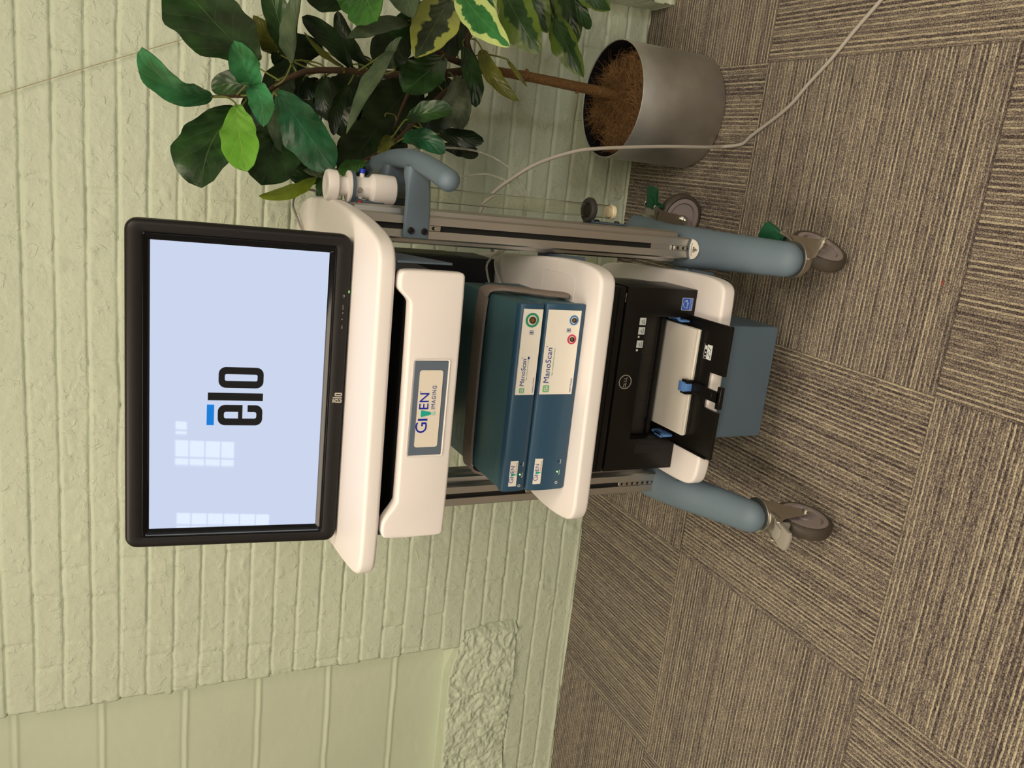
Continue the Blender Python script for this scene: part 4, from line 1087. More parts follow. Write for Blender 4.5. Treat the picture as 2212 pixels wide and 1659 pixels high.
# ================================================================== CABLES
def cable(name, pts, r, m, label, sub=8, n=12):
    bm = bmesh.new(); add_tube(bm, [tuple(p) for p in smooth_path(pts, sub)], r, n, round_end=2)
    o = bm_obj(name, bm, m); tag(o, label, 'cable', 'clear tubes of the calibration kit' if name == 'clear_tubing' else None); return o
cable('power_cable', [(-.34, 1.80, .50), (-.20, 1.80, .56), (-.12, 1.76, .62), (-.073, 1.75, .648), (-.025, 1.745, .625), (.015, 1.735, .583), (.055, 1.715, .53), (.089, 1.700, .45), (.104, 1.690, .378), (.125, 1.69, .225), (.139, 1.70, .089), (.147, 1.715, .028),
      (.156, 1.675, .0052), (.178, 1.640, .0048), (.235, 1.540, .0048), (.284, 1.487, .0048), (.336, 1.428, .0048), (.385, 1.380, .0048), (.437, 1.325, .0048), (.56, 1.20, .0048), (.80, 1.02, .0048)], .0042, CORDM, 'long beige-grey power cord arching past the planter and across the carpet')
cable('clear_tubing', [(-.030, 1.59, .99), (-.030, 1.66, .985), (-.020, 1.74, .955), (.012, 1.76, .925), (.045, 1.76, .850), (.062, 1.76, .757), (.065, 1.755, .668), (.044, 1.75, .598), (.010, 1.745, .559), (-.020, 1.74, .541), (-.062, 1.735, .540), (-.095, 1.70, .56), (-.125, 1.66, .60), (-.150, 1.64, .645), (-.175, 1.62, .655), (-.20, 1.60, .65), (-.24, 1.59, .64)], .0022, TUBES, 'clear thin tubing looping widest behind the side handle')
cable('clear_tubing', [(-.010, 1.62, .80), (-.004, 1.70, .745), (.009, 1.75, .690), (.017, 1.75, .650), (.017, 1.75, .625), (.004, 1.745, .582), (-.022, 1.74, .552), (-.048, 1.735, .542), (-.075, 1.735, .545), (-.115, 1.70, .585), (-.140, 1.67, .625), (-.165, 1.64, .665), (-.19, 1.62, .672), (-.24, 1.60, .66)], .0022, TUBES, 'clear thin tubing in the smaller inner loop behind the clear tube')
cable('thin_cable', [(-.135, 1.74, 1.0405), (-.120, 1.775, 1.0415), (-.105, 1.80, 1.044), (-.090, 1.815, 1.047), (-.070, 1.83, 1.040), (-.055, 1.86, 1.012), (-.062, 1.88, .97), (-.08, 1.88, .90)], .0026, CORDM, 'thin grey cable curling over the rear corner of the worktop')

# ================================================================== POTTED PLANT
pot = thing('potted_fig_tree', 'tall artificial fig tree with broad green leaves in brushed steel planter', 'potted plant', (.237, 1.905, 0))
def steel_pot():
    m = bpy.data.materials.new('brushed_steel_pot'); m.use_nodes = True
    nt = m.node_tree; p = nt.nodes['Principled BSDF']; p.inputs['Metallic'].default_value = .92; p.inputs['Roughness'].default_value = .42
    p.inputs['Anisotropic'].default_value = .6
    tc = nt.nodes.new('ShaderNodeTexCoord'); mp = nt.nodes.new('ShaderNodeMapping'); mp.inputs['Scale'].default_value = (3, 3, 260); nt.links.new(tc.outputs['Object'], mp.inputs['Vector'])
    n = nt.nodes.new('ShaderNodeTexNoise'); n.inputs['Scale'].default_value = 2.0; n.inputs['Detail'].default_value = 5; nt.links.new(mp.outputs[0], n.inputs['Vector'])
    n2 = nt.nodes.new('ShaderNodeTexNoise'); n2.inputs['Scale'].default_value = 9.0; n2.inputs['Detail'].default_value = 5; nt.links.new(tc.outputs['Object'], n2.inputs['Vector'])
    r = nt.nodes.new('ShaderNodeValToRGB'); r.color_ramp.elements[0].color = (.44, .43, .415, 1); r.color_ramp.elements[1].color = (.66, .645, .62, 1)
    r.color_ramp.elements[0].position = .3; r.color_ramp.elements[1].position = .7
    nt.links.new(n2.outputs['Fac'], r.inputs[0]); nt.links.new(r.outputs[0], p.inputs['Base Color'])
    b = nt.nodes.new('ShaderNodeBump'); b.inputs['Strength'].default_value = .12; b.inputs['Distance'].default_value = .0006; nt.links.new(n.outputs['Fac'], b.inputs['Height']); nt.links.new(b.outputs[0], p.inputs['Normal'])
    mr = nt.nodes.new('ShaderNodeMapRange'); mr.inputs[3].default_value = .34; mr.inputs[4].default_value = .52; nt.links.new(n2.outputs['Fac'], mr.inputs[0]); nt.links.new(mr.outputs[0], p.inputs['Roughness'])
    return m
PR = .1435
bm = bmesh.new()
Pm_ = Matrix.Translation((.237, 1.905, 0))
add_lathe(bm, [(0, .001), (PR - .006, .001), (PR - .001, .004), (PR, .010), (PR, .2495), (PR - .0008, .2508), (PR - .0022, .2508), (PR - .003, .2495), (PR - .003, .02), (0, .02)], Pm_, 96)
pm_ = bm_obj('planter', bm, steel_pot(), pot, autosmooth=40)
bm = bmesh.new(); add_lathe(bm, [(PR - .0033, .2485), (PR - .0035, .03), (0, .03)], Pm_, 64, cap=False); bm_obj('planter_lining', bm, mat('dark_lining', (.004, .004, .005, 1), .6), pot)
# coir: a heap and loose fibres
def coir_mat():
    return mat('coir_fibre', (0.085, 0.042, 0.016, 1), .9, noise=.6, nscale=70, bump=1.0, bscale=200)
COIR = coir_mat()
bm = bmesh.new(); rings = []
nr_, na_ = 22, 60
for i in range(nr_ + 1):
    r = (PR - .010) * i / nr_
    row = []
    for k in range(na_):
        a = 2 * math.pi * k / na_
        x = r * math.cos(a); y = r * math.sin(a)
        h = .205 + .022 * math.cos(min(1, r / PR) * math.pi * .5)
        h += float(fbm(np.array([x + 5.0]), np.array([y + 5.0]), 22, 91, 4)[0] - .5) * .070 + float(fbm(np.array([x + 5.0]), np.array([y + 5.0]), 90, 95, 2)[0] - .5) * .012
        h -= .03 * max(0, (r / PR - .86)) / .14
        h -= .025 * max(0, 1 - math.hypot(x + .03, y + .055) / .03)
        row.append(bm.verts.new((.237 + x, 1.905 + y, h)))
    rings.append(row)
for a_, b_ in zip(rings[:-1], rings[1:]):
    for k in range(na_): bm.faces.new((a_[k], a_[(k + 1) % na_], b_[(k + 1) % na_], b_[k]))
bmesh.ops.remove_doubles(bm, verts=bm.verts, dist=1e-5)
fib_base = [(v.co.x, v.co.y, v.co.z) for row in rings[2:] for v in row if v.is_valid]
ch_ = bm_obj('coir', bm, COIR, pot)
bm = bmesh.new()
rr_ = random.Random(4)
for k in range(5200):
    bx_, by_, bz_ = rr_.choice(fib_base)
    p = Vector((bx_ + rr_.gauss(0, .004), by_ + rr_.gauss(0, .004), bz_ - .001)); d = Vector((rr_.gauss(0, 1), rr_.gauss(0, 1), rr_.uniform(-.1, .7))).normalized(); L = rr_.uniform(.010, .030)
    bend = Vector((rr_.gauss(0, 1), rr_.gauss(0, 1), rr_.gauss(0, .6))) * .9
    pts = []
    ok = True
    for s in range(4):
        t = s / 3; q = p + d * L * t + bend * L * t * t + Vector((0, 0, .001 * s))
        if math.hypot(q.x - .237, q.y - 1.905) > PR - .006: ok = False
        pts.append(q)
    if not ok: continue
    add_tube(bm, pts, [.00040, .00038, .00034, .0002], 3)
tag(bm_obj('coir_fibres', bm, mat('coir_fibre_strand', (0.235, 0.125, 0.046, 1), .85, noise=.6, nscale=35), pot), 'loose brown coir fibres', kind='stuff')

LEAVES = [
    ('D', [0.18, 1.85, 1.127], [0.23, 1.755, 1.21], [0.291, 1.7, 1.294], 0.0775, 15, 0.15),
    ('T', [0.104, 1.74, 1.214], [0.079, 1.65, 1.299], [0.154, 1.6, 1.348], 0.0313, 15, 0.25),
    ('T', [0.121, 1.66, 1.157], [0.142, 1.59, 1.177], [0.185, 1.56, 1.205], 0.0275, -20, 0.3),
    ('T', [0.131, 1.66, 1.165], [0.112, 1.585, 1.15], [0.055, 1.55, 1.155], 0.0235, 20, 0.35),
    ('D', [0.124, 1.84, 1.119], [0.158, 1.84, 1.163], [0.123, 1.88, 1.208], 0.0266, -10, 0.1),
    ('L', [0.091, 1.62, 1.194], [0.037, 1.53, 1.2], [-0.021, 1.48, 1.191], 0.0337, 10, 0.1),
    ('D', [0.094, 1.74, 1.166], [0.033, 1.65, 1.239], [-0.059, 1.6, 1.252], 0.063, -8, 0.15),
    ('D', [0.087, 1.82, 1.086], [0.023, 1.73, 1.099], [-0.046, 1.68, 1.134], 0.0604, 15, 0.15),
    ('E', [0.127, 1.76, 1.103], [0.075, 1.69, 1.058], [-0.01, 1.66, 1.005], 0.0511, -15, 0.25),
    ('S', [0.11, 1.8, 1.1], [0.028, 1.73, 1.063], [-0.023, 1.7, 1.015], 0.0396, 25, 0.2),
    ('Y', [-0.023, 1.66, 1.033], [-0.051, 1.585, 1.076], [-0.067, 1.55, 1.156], 0.0141, 35, 0.3),
    ('D', [-0.01, 1.78, 0.989], [-0.029, 1.72, 1.029], [-0.021, 1.7, 1.082], 0.0227, 20, 0.2),
    ('O', [0.22, 1.95, 1.061], [0.243, 1.905, 1.092], [0.282, 1.9, 1.127], 0.0256, -10, 0.1),
    ('S', [0.177, 1.72, 1.081], [0.217, 1.64, 1.096], [0.302, 1.6, 1.093], 0.0273, 30, 0.5),
    ('D', [0.2, 1.8, 1.072], [0.243, 1.75, 1.093], [0.321, 1.74, 1.129], 0.0276, -20, 0.3),
    ('K', [0.198, 1.85, 0.927], [0.262, 1.805, 0.982], [0.279, 1.8, 1.048], 0.0235, 15, 0.3),
    ('O', [0.196, 1.8, 0.96], [0.215, 1.75, 1.012], [0.242, 1.74, 1.056], 0.0104, 45, 0.4),
    ('K', [0.224, 1.95, 0.86], [0.25, 1.915, 0.932], [0.325, 1.92, 0.951], 0.02, 15, 0.3),
    ('K', [0.354, 1.88, 0.926], [0.312, 1.84, 0.991], [0.341, 1.84, 1.036], 0.0252, 10, 0.2),
    ('G', [0.357, 1.72, 0.944], [0.303, 1.64, 0.966], [0.267, 1.6, 0.954], 0.0475, -10, 0.2),
    ('G', [0.352, 1.74, 0.967], [0.302, 1.68, 0.983], [0.284, 1.66, 0.971], 0.0309, 20, 0.3),
    ('S', [0.391, 1.76, 0.846], [0.335, 1.69, 0.878], [0.296, 1.66, 0.864], 0.0433, 15, 0.35),
    ('S', [0.304, 1.74, 0.842], [0.259, 1.66, 0.941], [0.234, 1.62, 0.998], 0.0208, -20, 0.3),
    ('D', [0.375, 1.8, 0.752], [0.3, 1.75, 0.818], [0.275, 1.74, 0.889], 0.0314, 20, 0.3),
    ('X', [0.372, 1.78, 0.749], [0.283, 1.7, 0.809], [0.226, 1.66, 0.853], 0.0475, 10, 0.15),
    ('W', [0.366, 1.68, 0.774], [0.298, 1.58, 0.754], [0.252, 1.52, 0.72], 0.033, -5, 0.15),
    ('W', [0.398, 1.7, 0.713], [0.351, 1.66, 0.718], [0.32, 1.66, 0.69], 0.0198, 10, 0.2),
    ('V', [0.403, 1.76, 0.64], [0.327, 1.7, 0.616], [0.275, 1.68, 0.575], 0.0431, -5, 0.1),
    ('V', [0.445, 1.82, 0.566], [0.393, 1.78, 0.553], [0.337, 1.78, 0.511], 0.0338, 20, 0.2),
    ('V', [0.391, 1.84, 0.476], [0.319, 1.79, 0.454], [0.257, 1.78, 0.408], 0.033, -15, 0.25),
    ('V', [0.476, 1.92, 0.428], [0.41, 1.88, 0.404], [0.344, 1.88, 0.38], 0.0314, 10, 0.2),
    ('D', [0.457, 1.86, 0.43], [0.41, 1.83, 0.416], [0.376, 1.84, 0.369], 0.0172, 20, 0.3),
    ('V', [0.464, 1.84, 0.427], [0.433, 1.8, 0.397], [0.417, 1.8, 0.344], 0.0249, 10, 0.2),
    ('O', [0.284, 1.8, 0.659], [0.208, 1.74, 0.661], [0.179, 1.72, 0.59], 0.0192, 20, 0.4),
    ('O', [0.265, 1.76, 0.614], [0.231, 1.72, 0.601], [0.21, 1.72, 0.576], 0.0051, 10, 0.2),
    ('D', [0.298, 1.86, 0.68], [0.231, 1.81, 0.669], [0.16, 1.8, 0.659], 0.0241, 20, 0.3),
    ('D', [0.254, 1.78, 0.752], [0.2, 1.73, 0.805], [0.164, 1.72, 0.854], 0.0449, -10, 0.2),
    ('S', [0.2, 1.72, 0.875], [0.223, 1.67, 0.914], [0.257, 1.66, 0.884], 0.012, 10, 0.4),
    ('S', [0.239, 1.68, 0.891], [0.174, 1.6, 0.944], [0.063, 1.56, 1.01], 0.022, -25, 0.4),
    ('K', [0.176, 1.82, 0.938], [0.119, 1.77, 0.988], [0.061, 1.76, 0.981], 0.0152, 20, 0.3),
    ('K', [0.184, 1.84, 0.988], [0.135, 1.8, 1.003], [0.089, 1.8, 0.983], 0.0208, -15, 0.2),
    ('K', [0.173, 1.86, 0.995], [0.154, 1.83, 1.026], [0.127, 1.84, 1.03], 0.0205, 20, 0.3),
    ('R', [0.219, 1.82, 0.712], [0.161, 1.74, 0.717], [0.104, 1.7, 0.73], 0.0431, -15, 0.4),
    ('D', [0.103, 1.7, 0.855], [0.124, 1.65, 0.832], [0.135, 1.64, 0.775], 0.0246, 25, 0.3),
    ('K', [0.093, 1.8, 0.748], [0.09, 1.75, 0.719], [0.086, 1.74, 0.657], 0.0205, -10, 0.2),
    ('K', [0.068, 1.84, 0.722], [0.071, 1.8, 0.684], [0.057, 1.8, 0.642], 0.019, 10, 0.2),
    ('E', [0.068, 1.74, 0.846], [0.087, 1.68, 0.827], [0.05, 1.66, 0.775], 0.0232, 20, 0.25),
    ('K', [0.123, 1.84, 0.85], [0.05, 1.77, 0.908], [-0.011, 1.74, 0.969], 0.0528, 5, 0.1),
    ('O', [0.074, 1.76, 0.858], [0.054, 1.72, 0.884], [0.035, 1.72, 0.901], 0.0132, 20, 0.3),
    ('G', [0.017, 1.72, 0.92], [0.003, 1.67, 0.964], [-0.012, 1.66, 0.991], 0.0168, -10, 0.2),
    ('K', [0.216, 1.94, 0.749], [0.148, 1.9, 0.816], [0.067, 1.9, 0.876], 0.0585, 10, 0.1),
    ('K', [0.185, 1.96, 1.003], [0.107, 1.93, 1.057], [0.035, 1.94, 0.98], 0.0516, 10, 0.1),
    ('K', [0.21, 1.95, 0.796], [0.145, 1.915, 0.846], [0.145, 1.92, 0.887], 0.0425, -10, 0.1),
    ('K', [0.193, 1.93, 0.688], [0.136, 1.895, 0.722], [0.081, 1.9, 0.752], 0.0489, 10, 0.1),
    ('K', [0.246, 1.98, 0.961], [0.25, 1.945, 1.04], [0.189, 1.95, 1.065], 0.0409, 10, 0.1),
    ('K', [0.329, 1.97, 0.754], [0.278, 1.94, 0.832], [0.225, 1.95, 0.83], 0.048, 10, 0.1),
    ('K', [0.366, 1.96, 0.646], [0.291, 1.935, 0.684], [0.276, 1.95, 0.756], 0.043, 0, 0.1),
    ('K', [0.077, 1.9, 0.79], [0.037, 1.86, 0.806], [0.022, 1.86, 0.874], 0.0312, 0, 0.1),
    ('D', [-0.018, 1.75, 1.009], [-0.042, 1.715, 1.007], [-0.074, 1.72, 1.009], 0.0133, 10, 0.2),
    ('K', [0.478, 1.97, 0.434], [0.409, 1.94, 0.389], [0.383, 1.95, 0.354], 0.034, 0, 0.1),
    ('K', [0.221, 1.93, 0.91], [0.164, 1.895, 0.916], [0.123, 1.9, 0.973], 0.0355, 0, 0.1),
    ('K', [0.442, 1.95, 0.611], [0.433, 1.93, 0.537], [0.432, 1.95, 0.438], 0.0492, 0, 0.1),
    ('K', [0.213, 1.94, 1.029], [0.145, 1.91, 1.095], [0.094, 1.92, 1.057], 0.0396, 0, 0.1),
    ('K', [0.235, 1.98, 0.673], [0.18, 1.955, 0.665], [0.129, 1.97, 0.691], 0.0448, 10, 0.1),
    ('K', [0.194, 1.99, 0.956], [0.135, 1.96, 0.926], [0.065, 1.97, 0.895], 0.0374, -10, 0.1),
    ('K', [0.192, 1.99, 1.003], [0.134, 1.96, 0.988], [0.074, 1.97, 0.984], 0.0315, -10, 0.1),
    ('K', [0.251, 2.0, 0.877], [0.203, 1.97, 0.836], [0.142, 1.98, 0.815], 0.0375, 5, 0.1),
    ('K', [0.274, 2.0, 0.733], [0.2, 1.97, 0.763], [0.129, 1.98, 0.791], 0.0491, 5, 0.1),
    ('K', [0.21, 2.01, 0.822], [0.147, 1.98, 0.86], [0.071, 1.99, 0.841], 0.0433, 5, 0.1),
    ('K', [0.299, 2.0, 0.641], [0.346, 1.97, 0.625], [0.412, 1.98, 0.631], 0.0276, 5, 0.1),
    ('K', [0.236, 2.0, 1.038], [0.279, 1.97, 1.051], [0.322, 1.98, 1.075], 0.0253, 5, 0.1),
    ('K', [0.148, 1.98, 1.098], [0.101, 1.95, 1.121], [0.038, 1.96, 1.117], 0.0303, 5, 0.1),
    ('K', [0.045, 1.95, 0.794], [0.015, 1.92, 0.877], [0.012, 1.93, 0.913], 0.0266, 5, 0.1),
    ('D', [0.469, 1.85, 0.946], [0.412, 1.805, 1.011], [0.401, 1.8, 1.065], 0.042, 10, 0.2),
    ('D', [0.5, 1.75, 0.862], [0.429, 1.68, 0.891], [0.391, 1.65, 0.976], 0.0448, 10, 0.2),
    ('V', [0.529, 1.72, 0.698], [0.448, 1.65, 0.695], [0.417, 1.62, 0.66], 0.0373, 10, 0.2),
    ('V', [0.574, 1.8, 0.535], [0.491, 1.75, 0.511], [0.478, 1.74, 0.451], 0.0357, 10, 0.2),
    ('D', [0.417, 1.9, 1.119], [0.434, 1.83, 1.158], [0.433, 1.8, 1.219], 0.0453, 10, 0.2),
]
STEMS = [
    ('trunk', [(0.242, 1.9, 0.149, 0.0125), (0.248, 1.9, 0.242, 0.0125), (0.251, 1.89, 0.369, 0.012), (0.253, 1.88, 0.514, 0.011), (0.25, 1.87, 0.625, 0.01)]),
    ('branch', [(0.25, 1.87, 0.625, 0.01), (0.227, 1.86, 0.718, 0.009), (0.21, 1.85, 0.806, 0.008), (0.201, 1.84, 0.892, 0.007), (0.192, 1.82, 0.976, 0.0065), (0.177, 1.8, 1.041, 0.006), (0.145, 1.78, 1.093, 0.005), (0.118, 1.74, 1.134, 0.004), (0.102, 1.72, 1.219, 0.0025)]),
    ('branch', [(0.25, 1.87, 0.625, 0.008), (0.267, 1.88, 0.714, 0.007), (0.31, 1.86, 0.79, 0.006), (0.386, 1.82, 0.85, 0.005), (0.456, 1.8, 0.92, 0.003)]),
    ('branch', [(0.251, 1.87, 0.631, 0.007), (0.3, 1.85, 0.673, 0.006), (0.364, 1.82, 0.67, 0.005), (0.457, 1.8, 0.655, 0.004), (0.537, 1.78, 0.64, 0.003)]),
    ('branch', [(0.248, 1.87, 0.636, 0.007), (0.188, 1.88, 0.706, 0.0065), (0.118, 1.85, 0.778, 0.006), (0.071, 1.8, 0.833, 0.005), (0.02, 1.76, 0.912, 0.004), (-0.017, 1.74, 1.002, 0.003)]),
    ('branch', [(0.213, 1.85, 0.785, 0.005), (0.144, 1.86, 0.809, 0.004), (0.092, 1.85, 0.829, 0.003)]),
    ('branch', [(0.364, 1.82, 0.67, 0.005), (0.424, 1.84, 0.565, 0.004), (0.47, 1.86, 0.441, 0.003)]),
]
BARK = mat('brown_bark', (0.165, 0.085, 0.027, 1), .7, noise=.8, nscale=160, bump=1.0, bscale=170)
TWIG = mat('dark_twig', (0.055, 0.030, 0.014, 1), .7, noise=.3, nscale=90)
for kk, (nm, pts) in enumerate(STEMS):
    pts = [tuple(p) for p in pts]
    if nm == 'trunk': pts = [(pts[0][0] + .004, 1.905, .15, .0130)] + pts
    sp = smooth_path(pts, 8)
    rad = []
    for i, p in enumerate(sp):
        r = p[3]
        if nm == 'trunk': r *= 1 + .10 * math.exp(-((i % 13) - 6) ** 2 / 1.5) + random.uniform(-.03, .03)
        rad.append(r)
    bm = bmesh.new(); add_tube(bm, [tuple(p[:3]) for p in sp], rad, 14, round_end=2)
    if nm == 'trunk':
        for z, s in ((.50, 1), (.36, -1)):
            q = min(sp, key=lambda v: abs(v[2] - z)); c = Vector(tuple(q[:3]))
            add_tube(bm, [c, c + Vector((.014 * s, -.004, .010))], [.006, .004], 8, round_end=1)
    bm_obj(nm, bm, BARK if nm == 'trunk' else TWIG, pot)

def leaf_mat(name, c0, c1, vein, edge=None, rough=.32, trl=.12, nv=7.0, bst=.4):
    m = bpy.data.materials.new(name); m.use_nodes = True
    nt = m.node_tree; N = nt.nodes; K = nt.links; p = N['Principled BSDF']
    p.inputs['Roughness'].default_value = rough; p.inputs['Specular IOR Level'].default_value = .45
    uv = N.new('ShaderNodeUVMap'); uv.uv_map = 'UVMap'
    sp_ = N.new('ShaderNodeSeparateXYZ'); K.new(uv.outputs[0], sp_.inputs[0])
    def mth(op, a, b=None):
        n = N.new('ShaderNodeMath'); n.operation = op
        for i, v in enumerate((a, b)):
            if v is None: continue
            if isinstance(v, (int, float)): n.inputs[i].default_value = v
            else: K.new(v, n.inputs[i])
        return n.outputs[0]
    au = mth('ABSOLUTE', mth('SUBTRACT', sp_.outputs[0], .5))          # 0 midrib .. .5 edge
    tc = N.new('ShaderNodeTexCoord')
    ns = N.new('ShaderNodeTexNoise'); ns.inputs['Scale'].default_value = 22; ns.inputs['Detail'].default_value = 5; K.new(tc.outputs['Object'], ns.inputs['Vector'])
    nb = N.new('ShaderNodeTexNoise'); nb.inputs['Scale'].default_value = 70; nb.inputs['Detail'].default_value = 4; K.new(tc.outputs['Object'], nb.inputs['Vector'])
    mid = mth('SUBTRACT', 1.0, mth('MINIMUM', mth('DIVIDE', au, .014), 1.0))
    ph = mth('ADD', mth('MULTIPLY', mth('SUBTRACT', sp_.outputs[1], mth('MULTIPLY', mth('POWER', au, .8), .62)), nv), mth('MULTIPLY', mth('SUBTRACT', ns.outputs['Fac'], .5), .5))
    fr = mth('ABSOLUTE', mth('SUBTRACT', mth('FRACT', ph), .5))
    side = mth('SUBTRACT', 1.0, mth('MINIMUM', mth('DIVIDE', fr, .035), 1.0))
    vn = mth('MINIMUM', mth('ADD', mid, mth('MULTIPLY', side, .55)), 1.0)
    mx = N.new('ShaderNodeMix'); mx.data_type = 'RGBA'; mx.inputs[6].default_value = c0; mx.inputs[7].default_value = c1
    mr = N.new('ShaderNodeMapRange'); mr.inputs[1].default_value = .36; mr.inputs[2].default_value = .66; K.new(ns.outputs['Fac'], mr.inputs[0]); K.new(mr.outputs[0], mx.inputs[0])
    col = mx.outputs[2]
    if edge:
        em = N.new('ShaderNodeMix'); em.data_type = 'RGBA'; em.inputs[7].default_value = edge; K.new(col, em.inputs[6])
        nz = N.new('ShaderNodeTexNoise'); nz.inputs['Scale'].default_value = 24; nz.inputs['Detail'].default_value = 4; K.new(tc.outputs['Object'], nz.inputs['Vector'])
        vv = mth('SUBTRACT', mth('ADD', au, mth('MULTIPLY', mth('SUBTRACT', nz.outputs['Fac'], .5), .9)), .245)
        vv = mth('MINIMUM', mth('MAXIMUM', mth('MULTIPLY', vv, 22.0), 0.0), 1.0)
        K.new(vv, em.inputs[0]); col = em.outputs[2]
    vm = N.new('ShaderNodeMix'); vm.data_type = 'RGBA'; vm.inputs[7].default_value = vein; K.new(col, vm.inputs[6]); K.new(mth('MULTIPLY', vn, .55), vm.inputs[0])
    K.new(vm.outputs[2], p.inputs['Base Color'])
    hgt = mth('ADD', mth('MULTIPLY', fr, 1.2), mth('MULTIPLY', nb.outputs['Fac'], .5)); hgt = mth('SUBTRACT', hgt, mth('MULTIPLY', mid, .6))
    b = N.new('ShaderNodeBump'); b.inputs['Strength'].default_value = bst; b.inputs['Distance'].default_value = .003; K.new(hgt, b.inputs['Height']); K.new(b.outputs[0], p.inputs['Normal'])
    tr = N.new('ShaderNodeBsdfTranslucent'); K.new(vm.outputs[2], tr.inputs[0]); ms = N.new('ShaderNodeMixShader'); ms.inputs[0].default_value = trl
    K.new(p.outputs[0], ms.inputs[1]); K.new(tr.outputs[0], ms.inputs[2]); K.new(ms.outputs[0], N['Material Output'].inputs[0])
    return m
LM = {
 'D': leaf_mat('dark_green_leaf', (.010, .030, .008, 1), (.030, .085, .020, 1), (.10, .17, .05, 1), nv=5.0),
 'K': leaf_mat('shade_darkened_leaf', (.005, .014, .004, 1), (.014, .034, .009, 1), (.04, .07, .02, 1), bst=.18),  # green taken near black to paint the shade inside the plant
 'E': leaf_mat('emerald_leaf', (.010, .060, .020, 1), (.020, .135, .055, 1), (.09, .20, .09, 1), nv=5.0),
 'T': leaf_mat('young_green_lit_leaf', (.035, .140, .045, 1), (.065, .30, .12, 1), (.28, .42, .22, 1), nv=5.0),  # young leaves, their emerald painted in for greenish light on them
 'L': leaf_mat('lime_leaf', (.13, .36, .030, 1), (.20, .47, .06, 1), (.45, .55, .15, 1), trl=.2, nv=5.0),
 'Y': leaf_mat('yellow_lime_leaf', (.22, .32, .015, 1), (.32, .43, .03, 1), (.30, .34, .06, 1), trl=.25),
 'O': leaf_mat('olive_leaf', (.075, .090, .012, 1), (.15, .16, .025, 1), (.22, .18, .06, 1), trl=.25),
 'S': leaf_mat('silvery_leaf_underside', (.045, .075, .035, 1), (.10, .145, .075, 1), (.20, .26, .15, 1), rough=.45),
 'R': leaf_mat('crumpled_grey_leaf', (.040, .055, .030, 1), (.13, .15, .10, 1), (.10, .12, .07, 1), rough=.4),
 'G': leaf_mat('mid_green_leaf', (.022, .095, .012, 1), (.055, .18, .025, 1), (.12, .25, .06, 1)),
 'V': leaf_mat('variegated_leaf', (.016, .045, .012, 1), (.035, .085, .022, 1), (.10, .17, .05, 1), edge=(.10, .16, .022, 1), bst=.2),
 'X': leaf_mat('yellow_edged_leaf', (.018, .030, .014, 1), (.045, .075, .030, 1), (.16, .18, .06, 1), edge=(.36, .40, .085, 1), bst=.25, trl=.2),
 'W': leaf_mat('bright_variegated_leaf', (.018, .110, .025, 1), (.038, .19, .048, 1), (.16, .32, .10, 1), edge=(.46, .57, .20, 1)),
}
LN = {'D': 'dark_foliage', 'K': 'shaded_foliage', 'E': 'emerald_foliage', 'T': 'young_foliage', 'L': 'lime_leaf', 'Y': 'yellow_leaf', 'O': 'olive_foliage', 'S': 'silvery_foliage', 'R': 'crumpled_leaf', 'G': 'green_foliage', 'V': 'variegated_foliage', 'X': 'yellow_edged_foliage', 'W': 'bright_variegated_foliage'}
CAMP = Vector((0, 0, CAM_H))
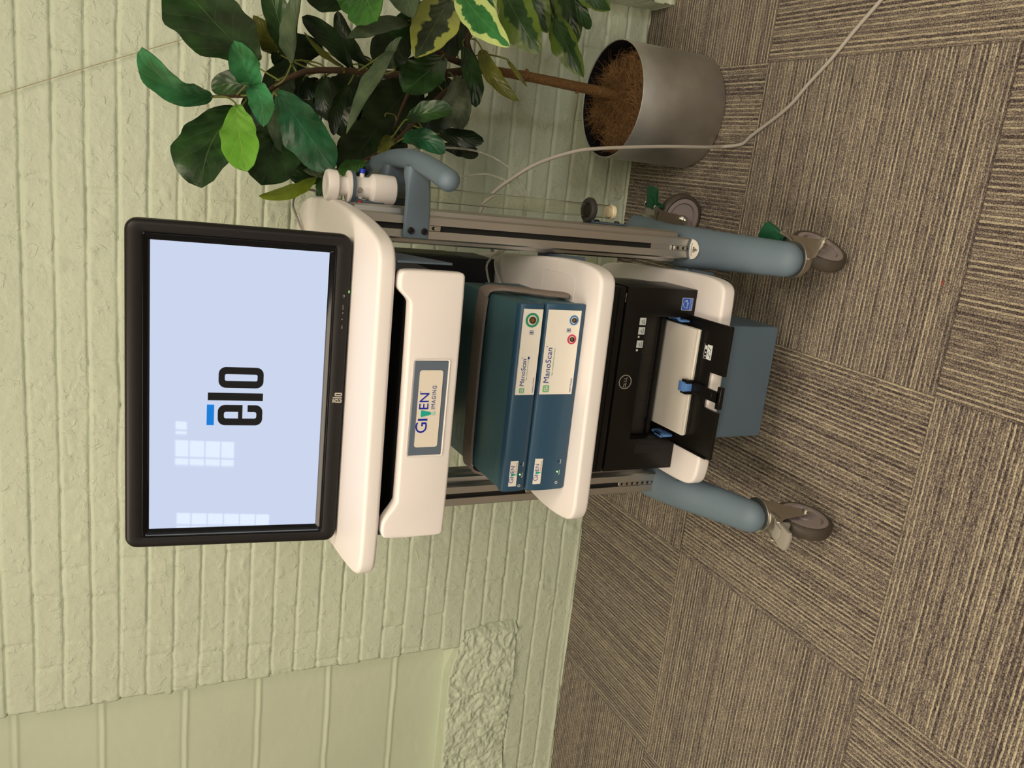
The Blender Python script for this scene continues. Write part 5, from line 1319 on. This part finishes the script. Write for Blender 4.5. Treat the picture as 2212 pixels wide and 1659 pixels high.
def add_leaf(bm, uvl, kind, B, Cc, E, hw_, tilt, curl, rs):
    B, Cc, E = Vector(B), Vector(Cc), Vector(E)
    nt_, nu_ = 22, 12
    sharp = kind in 'VWXOS'
    L = (E - B).length
    vg = {}
    ph1 = rs.uniform(0, 6.28); ph2 = rs.uniform(0, 6.28)
    facing = (CAMP - (B + E) / 2).normalized()
    facing = (facing + Vector((0, -.25, .45))).normalized() if kind not in 'K' else facing
    for i in range(nt_ + 1):
        t = i / nt_
        p = B * (1 - t) ** 2 + Cc * 2 * t * (1 - t) + E * t * t
        d = ((Cc - B) * (1 - t) + (E - Cc) * t).normalized()
        s = d.cross(facing)
        if s.length < 1e-3: s = d.cross(Vector((1, 0, 0)))
        s.normalize(); n = s.cross(d).normalized()
        A = math.radians(tilt)
        s2 = s * math.cos(A) + n * math.sin(A); n2 = n * math.cos(A) - s * math.sin(A)
        # silhouette: ovate, fiddle leaves widest towards the tip
        if sharp: wv = math.sin(math.pi * min(1, (t * .97 + .03)) ** .85) ** .75
        else: wv = (math.sin(math.pi * (t * .96 + .04) ** 1.25) ** .55) * (.78 + .30 * t)
        wv *= 1 + .045 * math.sin(t * 17 + ph1)
        if t < .05: wv *= .25 + t * 15
        for j in range(nu_ + 1):
            u = j / nu_ * 2 - 1
            wave = .085 * math.sin(t * 11 + ph2 + (1.7 if u > 0 else 0)) * abs(u) ** 2 + .03 * math.sin(t * 23 + ph1 + 2.0 * u) * abs(u)
            rad_c = curl * 1.5
            if rad_c > .02: su = math.sin(u * rad_c) / rad_c; hz = (1 - math.cos(u * rad_c)) / rad_c
            else: su = u; hz = 0
            hz = hz * .9 + .10 * abs(u) * (1 if curl < .3 else 1.3)
            edge = 1 + .03 * math.sin(t * 29 + ph1 * u)
            q = p + s2 * (su * hw_ * wv * edge) + n2 * (hw_ * (hz * wv + wave * wv) - .10 * L * (t - .5) ** 2 * 1.2)
            vg[i, j] = (q, n2)
    th = .0006
    top = {k: bm.verts.new(v[0] + v[1] * th) for k, v in vg.items()}
    for i in range(nt_):
        for j in range(nu_):
            f = bm.faces.new((top[i, j], top[i, j + 1], top[i + 1, j + 1], top[i + 1, j]))
            for lp, (a_, b_) in zip(f.loops, ((i, j), (i, j + 1), (i + 1, j + 1), (i + 1, j))): lp[uvl].uv = (b_ / nu_, a_ / nt_)
    bot = {k: bm.verts.new(v[0] - v[1] * th) for k, v in vg.items()}
    for i in range(nt_):
        for j in range(nu_):
            f = bm.faces.new((bot[i, j], bot[i + 1, j], bot[i + 1, j + 1], bot[i, j + 1]))
            for lp, (a_, b_) in zip(f.loops, ((i, j), (i + 1, j), (i + 1, j + 1), (i, j + 1))): lp[uvl].uv = (b_ / nu_, a_ / nt_)
    # leaf stalk
    return B

def nearest_stem(B):
    best = None
    for nm, pts in STEMS:
        for a_, b_ in zip(pts[:-1], pts[1:]):
            a_ = Vector(a_[:3]); b_ = Vector(b_[:3]); ab = b_ - a_; t = max(0, min(1, (B - a_).dot(ab) / ab.length_squared)); q = a_ + ab * t
            if best is None or (q - B).length < (best - B).length: best = q
    return best
rs = random.Random(21)
STALK = mat('green_stalk', (.13, .15, .03, 1), .5)
groups = {}
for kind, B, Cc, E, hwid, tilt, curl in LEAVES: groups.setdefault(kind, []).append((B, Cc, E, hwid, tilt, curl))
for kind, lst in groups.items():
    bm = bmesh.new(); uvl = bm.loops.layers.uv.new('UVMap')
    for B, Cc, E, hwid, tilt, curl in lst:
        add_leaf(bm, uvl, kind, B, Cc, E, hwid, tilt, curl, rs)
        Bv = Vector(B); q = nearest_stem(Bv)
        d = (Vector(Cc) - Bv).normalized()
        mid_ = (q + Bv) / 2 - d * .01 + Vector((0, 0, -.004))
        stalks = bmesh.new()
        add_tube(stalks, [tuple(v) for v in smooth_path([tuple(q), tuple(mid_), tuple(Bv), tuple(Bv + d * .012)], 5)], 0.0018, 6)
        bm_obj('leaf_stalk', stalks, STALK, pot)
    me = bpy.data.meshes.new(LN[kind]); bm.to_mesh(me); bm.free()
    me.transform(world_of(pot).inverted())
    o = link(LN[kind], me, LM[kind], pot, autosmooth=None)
    o['label'] = LM[kind].name.replace('_', ' ')

# red thread fluff on the carpet
bm = bmesh.new(); add_tube(bm, [tuple(p) for p in smooth_path([(-.0960, 1.0485, .0035), (-.0940, 1.0505, .0055), (-.0905, 1.0500, .0040), (-.0885, 1.0530, .0045), (-.0905, 1.0545, .0060)], 6)], .0007, 6)
tag(bm_obj('red_thread', bm, mat('red_thread', rgb(190, 50, 30), .7)), 'tiny red thread lying alone on the carpet in front of the cart', 'thread')
